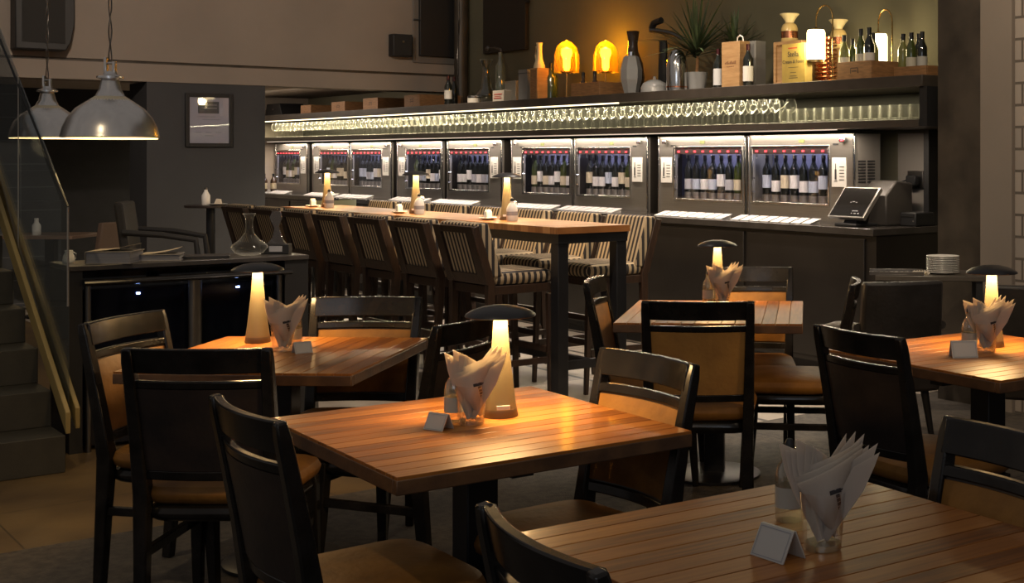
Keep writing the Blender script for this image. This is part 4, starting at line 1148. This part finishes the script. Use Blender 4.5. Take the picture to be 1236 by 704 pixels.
def tent_card(label, loc, rz, s_=1.0):
    t = thing('tent_card', label, 'card', loc, rz)
    a = .026 * s_; h = .050 * s_; w = .040 * s_
    MB().add([(-w, -a, 0), (w, -a, 0), (w, 0, h), (-w, 0, h), (-w, -a + .0035, 0), (w, -a + .0035, 0), (w, .0035, h), (-w, .0035, h)], [(0, 1, 2, 3), (7, 6, 5, 4), (0, 4, 5, 1), (1, 5, 6, 2), (2, 6, 7, 3), (3, 7, 4, 0)]).build('front_panel', mat('card_stock', (.48, .46, .42), .35), t, bevel=.0006)
    MB().add([(-w, a, 0), (w, a, 0), (w, .0036, h), (-w, .0036, h), (-w, a + .003, 0), (w, a + .003, 0), (w, .0066, h), (-w, .0066, h)], [(3, 2, 1, 0), (4, 5, 6, 7), (0, 1, 5, 4), (1, 2, 6, 5), (2, 3, 7, 6), (3, 0, 4, 7)]).build('rear_panel', MATS['card_stock'], t, bevel=.0006)
    k = MB()
    def q(x0, x1, u0, u1):
        k.add([(x0 * w, -a * (1 - u0) - .0008, h * u0), (x1 * w, -a * (1 - u0) - .0008, h * u0), (x1 * w, -a * (1 - u1) - .0008, h * u1), (x0 * w, -a * (1 - u1) - .0008, h * u1)], [(0, 1, 2, 3)])
    q(-.9, .9, .06, .085); q(-.9, .9, .915, .94); q(-.9, -.87, .085, .915); q(.87, .9, .085, .915)
    k.build('border_line', M_greyink, t, smooth=False)
    return t
def table_set(where, gx, gy, ox, oy, tx, ty, trz, yaw=0.0, s_=1.0):
    z = TZ
    tumbler_big('clear glass filled with folded napkins on the %s' % where, (gx, gy, z))
    g = 'folded napkins in the glass on the %s' % where
    for k in range(7):
        napkin('folded napkin fanned to the left in the glass on the %s' % where, (gx - .006 + .001 * k, gy - .010 + .004 * k, z + .016), -.46 + .065 * k, .178 + .010 * math.sin(k * 1.9), .036, g, 0, .22 * (k - 3))
    for k in range(6):
        napkin('folded napkin fanned to the right in the glass on the %s' % where, (gx + .004, gy - .002 + .004 * k, z + .016), .50 - .055 * k, .196 + .008 * math.sin(k * 2.3), .036, 'right-hand ' + g, 0, .20 * (k - 2))
    front_napkin('marked napkin cone at the front of the glass on the %s' % where, (gx, gy, z), yaw, None)
    oil_bottle('small clip-top oil bottle beside the napkins on the %s' % where, (ox, oy, z), .3 if ox < gx else math.pi - .2)
    if tx is not None: tent_card('small folded card sign on the %s' % where, (tx, ty, z), trz, s_)
def tpos(px, py, z=TZ):
    Y = FPX * (CH - z) / (py - HY); return ((px - PX) / FPX * Y, Y)
def setat(where, g, o, t, trz, s_=1.0):
    gx, gy = tpos(*g); ox, oy = tpos(*o); tx, ty = tpos(*t) if t else (None, None)
    table_set(where, gx, gy, ox, oy, tx, ty, trz, 0.0, s_)
lx = lambda px, py: (*tpos(px, py), TZ)
lamp_mid = lamp('lit mushroom lamp with dark shade on the middle dining table', lx(604, 502), 10.5, R(20))
setat('middle dining table', (569, 512), (549, 509), (529, 518), R(-30), .82)
lamp('lit mushroom lamp on the dining table beside the console', lx(311, 413), 9)
setat('console-side dining table', (341, 424), (355, 418), (365, 426), R(38), .8)
lamp('lit mushroom lamp on the far dining table', lx(866, 365), 7.0)
setat('far dining table', (872, 368), (855, 367), None, R(25))
lamp('lit mushroom lamp on the right-hand dining table', lx(1197, 418), 10.5)
setat('right-hand dining table', (1190, 425), (1170, 424), (1163, 431), R(4), 1.15)
setat('nearest dining table', (993, 662), (953, 628), (938, 672), R(-48), 1.05)
lamp_tag(lamp_mid)

# high-table sets
for i, (px, wh) in enumerate(((612, 'near the right end of the high table'), (502, 'in the middle of the high table'), (395, 'towards the far end of the high table'))):
    s_ = s_at(px, 4.34)
    P = WP(s_, 4.34, 1.0505)
    lamp('lit mushroom lamp %s' % wh, tuple(P), 8.0)
    t = thing('sauce_bottle', 'white stoppered bottle with printed patch %s' % wh, 'bottle', WP(s_ + .13, 4.30, 1.0505), 0, 'bottles on the high table')
    MB().lathe([(.034, 0), (.036, .004), (.036, .075), (.026, .10), (.013, .115), (.013, .125), (.001, .126)], 20).build('bottle_body', M_white, t)
    MB().lathe([(.011, .125), (.011, .14), (.004, .148), (.001, .15)], 12).build('stopper', M_black, t)
    MB().lathe([(.0365, .035), (.0365, .06)], 20, caps=False).build('printed_patch', M_greyink, t)
    MB().sweep([(.013, 0, .12), (.03, 0, .118), (.034, 0, .10)], .003).build('wire_clip', M_chrome, t)
    t = tag(MB().lathe([(.001, .003), (.035, 0), (.04, .004), (.058, .012), (.057, .014), (.038, .007), (.001, .006)], 28).build('saucer', M_white), 'white saucer %s' % wh, 'saucer', 'saucers on the high table')
    t.location = WP(s_ - .12, 4.27, 1.0505)
    t = thing('sugar_cup', 'small square white cup on the saucer %s' % wh, 'cup', WP(s_ - .12, 4.27, 1.0585), WA, 'cups on the high table')
    b = MB(); b.box(-.02, .02, -.02, .02, 0, .045); b.build('cup_body', M_white, t, bevel=.003)
    b = MB()
    for q in range(4): b.box(-.016 + q * .009, -.012 + q * .009, -.014, .014, .045, .056 + .002 * (q % 2))
    b.build('sachets', M_paper, t, smooth=False)

# ------------------------------------------------------------------ console with cooler
CA = R(40.33); CX, CY = -3.26, 6.43
CU = Vector((math.cos(CA), math.sin(CA), 0)); CV = Vector((-math.sin(CA), math.cos(CA), 0))
def CP(a, b, z=0): return Vector((CX, CY, 0)) + CU * a + CV * b + Vector((0, 0, z))
cs_ = thing('console', 'black console cabinet with glass-fronted cooler and steel posts', 'console', CP(0, 0), CA)
LW = 1.2
MB().box(0, LW, 0, .40, .895, .92).build('top', mat('console_top', (.05, .045, .042), .3, var=.2), cs_, bevel=.003)
MB().box(0, .06, .01, .39, 0, .894).build('side_panel', M_black, cs_, smooth=False)
MB().box(LW - .13, LW, .01, .39, 0, .894).build('side_panel', M_black, cs_, smooth=False)
MB().box(.06, LW - .13, .37, .39, 0, .894).build('rear_panel', M_darkglass, cs_, smooth=False)
MB().sweep([(.055, -.03, .838), (.2, -.045, .838), (.8, -.045, .838), (LW - .12, -.03, .838)], .05, .016, seg=12).build('rail', M_blackwood, cs_)
MB().box(.065, LW - .135, .05, .36, .02, .80).build('cooler', M_darkglass, cs_, bevel=.004)
for x in (.085, .60, LW - .16):
    w = .035 if x == .60 else .016
    MB().sweep([(x, .015, 0), (x, .015, .82)], w, .02, seg=12).build('steel_post', M_steeldk, cs_)
for a, z in ((.33, .765), (.83, .765)):
    MB().box(a - .008, a + .008, .044, .049, z - .004, z + .004).build('blue_indicator_light', E_blue, cs_, smooth=False)
def book(label, a, b, w, d, h, rz, m, open_=False):
    t = thing('book', label, 'book', CP(a, b, .9205), CA + rz)
    c = MB(); c.box(-w / 2, w / 2, -d / 2, d / 2, 0, .004).box(-w / 2, w / 2, -d / 2, d / 2, h - .004, h).box(-w / 2, -w / 2 + .004, -d / 2, d / 2, .004, h - .004)
    c.build('cover', m, t, bevel=.001)
    MB().box(-w / 2 + .006, w / 2 - .006, -d / 2 + .004, d / 2 - .004, .004, h - .004).build('pages', mat('page_block', (.24, .24, .26), .8, stretch=(1, 1, 200), col2=(.16, .16, .18), scale=3), t, smooth=False)
    if open_:
        MB().grid(lambda u, v: ((u - .5) * w * .9, (v - .5) * d * .9, h + .001 + .028 * u * u), 8, 2, thick=(0, 0, .0015)).build('lifted_page', mat('warm_page', (.40, .34, .26), .8), t)
    return t
book('thick book with lifted cover at the left of the console top', .24, .12, .22, .20, .062, R(-35), mat('book_cover', (.22, .20, .18), .6), True)
book('thinner open book right of the thick one on the console', .47, .13, .20, .17, .035, R(-25), mat('book_cover', (.22, .20, .18), .6), True)
mn = thing('menu_folder', 'flat dark menu folder on the console beside the books', 'folder', CP(.69, .16, .9205), CA + R(-20))
MB().box(-.13, .13, -.09, .09, 0, .006).build('lower_cover', M_black, mn, bevel=.001)
MB().box(-.125, .13, -.088, .088, .0065, .014).build('upper_cover', M_darkleather, mn, bevel=.001)
decanter('clear wide-bottomed wine decanter on the console', tuple(CP(.94, .18, .9205)), .225, .098, None, .018, .034)
tr = thing('trophy', 'black trophy block with silver plate beside the decanter', 'trophy', CP(1.09, .18, .9205), R(4))
MB().box(-.075, .075, -.035, .035, 0, .055).build('block', M_black, tr, bevel=.003)
MB().box(-.03, .04, -.037, -.035, .014, .045).build('name_plate', mat('silver_plate', (.4, .4, .42), .4), tr, smooth=False)
MB().prism([(-.05, .055), (.05, .055), (.03, .09), (.012, .15), (.03, .20), (.02, .235), (-.02, .235), (-.035, .20), (-.008, .14), (-.02, .09)], 'y', -.01, .01).build('glass_figure', glass_mat('dark_trophy_glass', (.25, .22, .2), .05, .1, .6, .2), tr)
jg2 = thing('milk_jug', 'small white jug at the left end of the console', 'jug', CP(.06, .27, .9205), 0)
MB().lathe([(.028, 0), (.03, .01), (.026, .035), (.018, .05), (.02, .062), (.001, .06)], 20).build('jug_body', M_white, jg2)
MB().sweep([(.02, 0, .055), (.038, 0, .045), (.035, 0, .02), (.027, 0, .014)], .003).build('handle', M_white, jg2)

# ------------------------------------------------------------------ staircase with glass balustrade
STM = mat('dark_stair_stone', (.032, .029, .021), .6, var=.25, scale=6, bump=.1)
SS, SNR = -6.64, 1.57        # first riser, right side
for k in range(15):
    s1 = SS - .262 * k
    struct(uvslab('stair_step', s1 - .262 - .3, s1, SNR - 1.6, SNR, .172 * k, .172 * (k + 1), STM, bevel=.004))
def rake(s, z): return WP(s, SNR, z)
strg = MB()
slope = .172 / .262
L = 3.9
strg.prism([(0, 0), (0, .10), (-L, .10 + L * slope), (-L, L * slope)], 'y', .0, .022)
brd = tag(strg.build('stair_rail_board', mat('olive_oak_board', (.30, .22, .08), .5, var=.15, scale=3), loc=WP(SS - .02, SNR + .005, .172), rz=WA, bevel=.004), 'pale oak board rising along the lower edge of the stairs', 'board')
strg = MB(); strg.prism([(0, 0), (0, .10), (-L, .10 + L * slope), (-L, L * slope)], 'y', .0, .022)
tag(strg.build('glass_shoe_board', mat('olive_oak_board', (.30, .22, .08), .5), loc=WP(SS - .12, SNR + .07, .172), rz=WA, bevel=.004), 'second oak board holding the foot of the glass balustrade', 'board')
gb_ = thing('glass_balustrade', 'tall clear glass balustrade with slanted top beside the stairs', 'balustrade', (0, 0, 0))
def gp(px, Y, py): return ((px - PX) / FPX * Y, Y, CH - (py - HY) * Y / FPX)
# panel stands in the vertical plane of the stair side
def on_side(px, py, n=SNR + .045):
    r = (px - PX) / FPX; t = n / (r * V.x + V.y); return Vector((r * t, t, CH - (py - HY) * t / FPX))
def panel(pts, name, m, th=.006):
    P = [on_side(*p) for p in pts]; n = len(P)
    b = MB(); b.add(P + [p + V * th for p in P], [tuple(range(n)), tuple(range(2 * n - 1, n - 1, -1))] + [(i, i + n, (i + 1) % n + n, (i + 1) % n) for i in range(n)])
    return b.build(name, m, gb_, smooth=False)
panel([(82, 500), (82, 250), (22.5, 95), (22.5, 300)], 'glass_pane', M_balus)
panel([(21.5, 297), (21.5, 93), (0, 36), (-60, -100), (-60, -10)], 'glass_pane', M_balus)
def edge(p, q, r_, name, m):
    MB().sweep([on_side(*p), on_side(*q)], r_, seg=6).build(name, m, gb_)
edge((82, 250), (-60, -100), .006, 'top_edge', M_black)
edge((22, 92), (22, 300), .003, 'joint_line', M_steel)
edge((82, 250), (82, 370), .005, 'end_edge', M_steel)

# dark tiled side wall rising behind the glass
def tile_mat():
    m = mat('dark_wall_tiles', (.060, .064, .068), .35, var=.1)
    nt = m.node_tree; b = nt.nodes['Principled BSDF']
    tc = nt.nodes.new('ShaderNodeTexCoord'); sp = nt.nodes.new('ShaderNodeSeparateXYZ'); nt.links.new(tc.outputs['Object'], sp.inputs[0])
    fr = math_node(nt, 'FRACT', math_node(nt, 'DIVIDE', math_node(nt, 'ADD', sp.outputs[2], 4.02), .225))
    j = math_node(nt, 'LESS_THAN', fr, .03)
    old = b.inputs['Base Color'].links[0].from_socket
    mx = nt.nodes.new('ShaderNodeMix'); mx.data_type = 'RGBA'
    nt.links.new(j, mx.inputs[0]); nt.links.new(old, mx.inputs[6]); mx.inputs[7].default_value = (.16, .16, .16, 1)
    nt.links.new(mx.outputs[2], b.inputs['Base Color'])
    return m
def n_at(px, s_):
    r = (px - PX) / FPX; t = s_ / (r * U.x + U.y); return t * (r * V.x + V.y), t
nA, tA = n_at(20, -14.2); nB, tB = n_at(74, -14.2)
b = MB(); b.prism([(0, 0), (nB - 1.4, 0), (nB - 1.4, 1.0), (nA - 1.4, 2.15), (0, 2.15)], 'y', 0, .08)
struct(b.build('wall_stair', tile_mat(), loc=WP(-14.2, 1.4, 0), rz=WA + R(90), smooth=False))

# ------------------------------------------------------------------ far left seating
ft = thing('round_high_table', 'small dark pedestal table against the grey wall', 'table', (-4.42, 11.05, 0))
MB().lathe([(.20, 1.03), (.205, 1.035), (.205, 1.05), (.001, 1.05)], 32).build('tabletop', M_worn, ft)
MB().lathe([(.035, .02), (.035, 1.03)], 16).build('post', M_blacksteel, ft)
MB().lathe([(.2, 0), (.2, .015), (.04, .03), (.001, .03)], 28).build('base', M_blacksteel, ft)
t = thing('milk_bottle', 'white bottle on the small pedestal table', 'bottle', (-4.44, 11.0, 1.0505))
MB().lathe([(.03, 0), (.034, .006), (.034, .08), (.015, .115), (.014, .135), (.001, .136)], 20).build('bottle_body', M_white, t)
MB().lathe([(.0155, .13), (.0155, .145), (.001, .146)], 14).build('cap', M_steeldk, t)
t = thing('napkin_dish', 'white dish with folded napkin on the small pedestal table', 'dish', (-4.33, 10.98, 1.0505))
MB().lathe([(.001, .003), (.05, 0), (.075, .012), (.001, .006)], 24).build('dish', M_white, t)
MB().prism([(-.03, .008), (.03, .008), (.02, .05), (-.01, .055)], 'y', -.015, .015).build('napkin', M_napkin, t)

def armchair(label, X, Y, rz, seat, top, w, m, cat='armchair'):
    t = thing('armchair', label, cat, (X, Y, 0), rz)
    MB().pad(w, .5, seat - .12, seat, dome=.01, e=6).build('seat', m, t)
    MB().grid(lambda u, v: ((u - .5) * w * (1 - .04 * v), -.25 - .07 * v - .03 * math.cos((u - .5) * 3), seat - .12 + (top - seat + .12) * v), 12, 6, thick=(0, .06, 0)).build('backrest', m, t, bevel=.015)
    for sx in (-1, 1):
        MB().sweep([(sx * w / 2, -.26, seat + .20), (sx * (w / 2 + .02), 0, seat + .18), (sx * w / 2, .22, seat + .14), (sx * w / 2, .24, seat - .02)], .028, .022, seg=10).build('armrest', m, t)
        for sy in (-1, 1):
            MB().sweep([(sx * (w / 2 - .02), sy * .23, 0), (sx * (w / 2 - .06), sy * .19, seat - .11)], [.012, .022], seg=8).build('leg', M_blacksteel, t)
    return t
armchair('dark upholstered high armchair in the shadow near the grey wall', -4.15, 9.6, R(-75), .72, 1.13, .50, mat('charcoal_upholstery', (.030, .030, .033), .8))
armchair('black leather armchair with its back turned, beyond the right-hand table', .72, 6.60, R(14), .44, .86, .42, M_darkleather)
armchair('black leather armchair beyond the lamp at the right edge', 1.42, 6.40, R(-10), .44, .86, .46, M_darkleather)
tt = thing('long_table', 'pale-edged table seen through the stair glass', 'table', (-6.25, 12.0, 0))
MB().box(-.34, .34, -.3, .3, .72, .75).build('tabletop', mat('pale_tabletop', (.20, .13, .09), .4), tt, bevel=.003)
MB().box(-.04, .04, -.04, .04, .02, .72).build('post', M_blacksteel, tt)
MB().lathe([(.22, 0), (.22, .015), (.04, .03), (.001, .03)], 24).build('base', M_blacksteel, tt)
t = thing('milk_bottle', 'white bottle on the table seen through the stair glass', 'bottle', ((44 - PX) / FPX * 11.85, 11.85, .7505))
MB().lathe([(.034, 0), (.037, .006), (.037, .085), (.018, .115), (.017, .14), (.001, .142)], 20).build('bottle_body', M_white, t)
MB().lathe([(.0185, .138), (.0185, .15), (.001, .151)], 14).build('cap', M_white, t)
cb_ = thing('padded_chair', 'brown padded chair at the table beyond the stair glass', 'chair', (-5.72, 11.7, 0), R(75))
MB().grid(lambda u, v: ((u - .5) * .42, -.20 - .08 * v, .44 + .44 * v), 8, 4, thick=(0, .05, 0)).build('backrest', mat('brown_upholstery', (.10, .065, .045), .7), cb_, bevel=.01)
MB().pad(.44, .42, .36, .46).build('seat', MATS['brown_upholstery'], cb_)
for sx in (-1, 1):
    for sy in (-1, 1): MB().sweep([(sx * .19, sy * .18, 0), (sx * .18, sy * .16, .37)], .016).build('leg', M_black, cb_)

# ------------------------------------------------------------------ service table with plates
sv = thing('service_table', 'dark service table with ribbed edge holding plates at the right', 'table', (1.08, 7.45, 0), R(-6))
MB().box(-.30, .30, -.20, .20, .77, .80).build('tabletop', mat('service_top', (.07, .06, .05), .3), sv, bevel=.004)
for sx in (-.27, .27):
    for sy in (-.17, .17): MB().box(sx - .018, sx + .018, sy - .018, sy + .018, 0, .77).build('leg', M_black, sv, smooth=False)
MB().box(-.25, .25, -.15, .15, .42, .44).build('lower_shelf', M_worn, sv, smooth=False)
pl = tag(MB().lathe([(.001, .004), (.055, 0), (.06, .003), (.093, .011), (.092, .013), (.058, .006), (.001, .007)], 32).build('plate', M_white), 'white plate in the stack on the service table', 'plate', 'plates stacked on the service table')
pp0 = Vector(((1138 - PX) / FPX * 7.40, 7.40, .8005))
pl.location = pp0
for k in range(1, 10): dup(pl, pp0 + Vector((0, 0, .0098 * k)))
ty_ = thing('cutlery_tray', 'flat dark tray of cutlery left of the plate stack', 'tray', ((1082 - PX) / FPX * 7.38, 7.38, .8005), R(-6))
MB().box(-.15, .15, -.10, .10, 0, .006).box(-.15, .15, -.10, -.092, .006, .02).box(-.15, .15, .092, .10, .006, .02).build('tray_body', M_steeldk, ty_, bevel=.001)
b = MB()
for q in range(9): b.box(-.13 + q * .028, -.118 + q * .028, -.08, .08, .007, .010)
b.build('cutlery', M_chrome, ty_, smooth=False)
fd = thing('folded_cloth', 'small crumpled white cloth between tray and plates', 'cloth', ((1112 - PX) / FPX * 7.36, 7.36, .8005))
MB().grid(lambda u, v: ((u - .5) * .09, (v - .5) * .05, .012 + .008 * math.sin(u * 19) * math.cos(v * 7) + .004 * math.sin(u * 41 + v * 9)), 24, 8, thick=(0, 0, -.008)).build('cloth', M_napkin, fd)
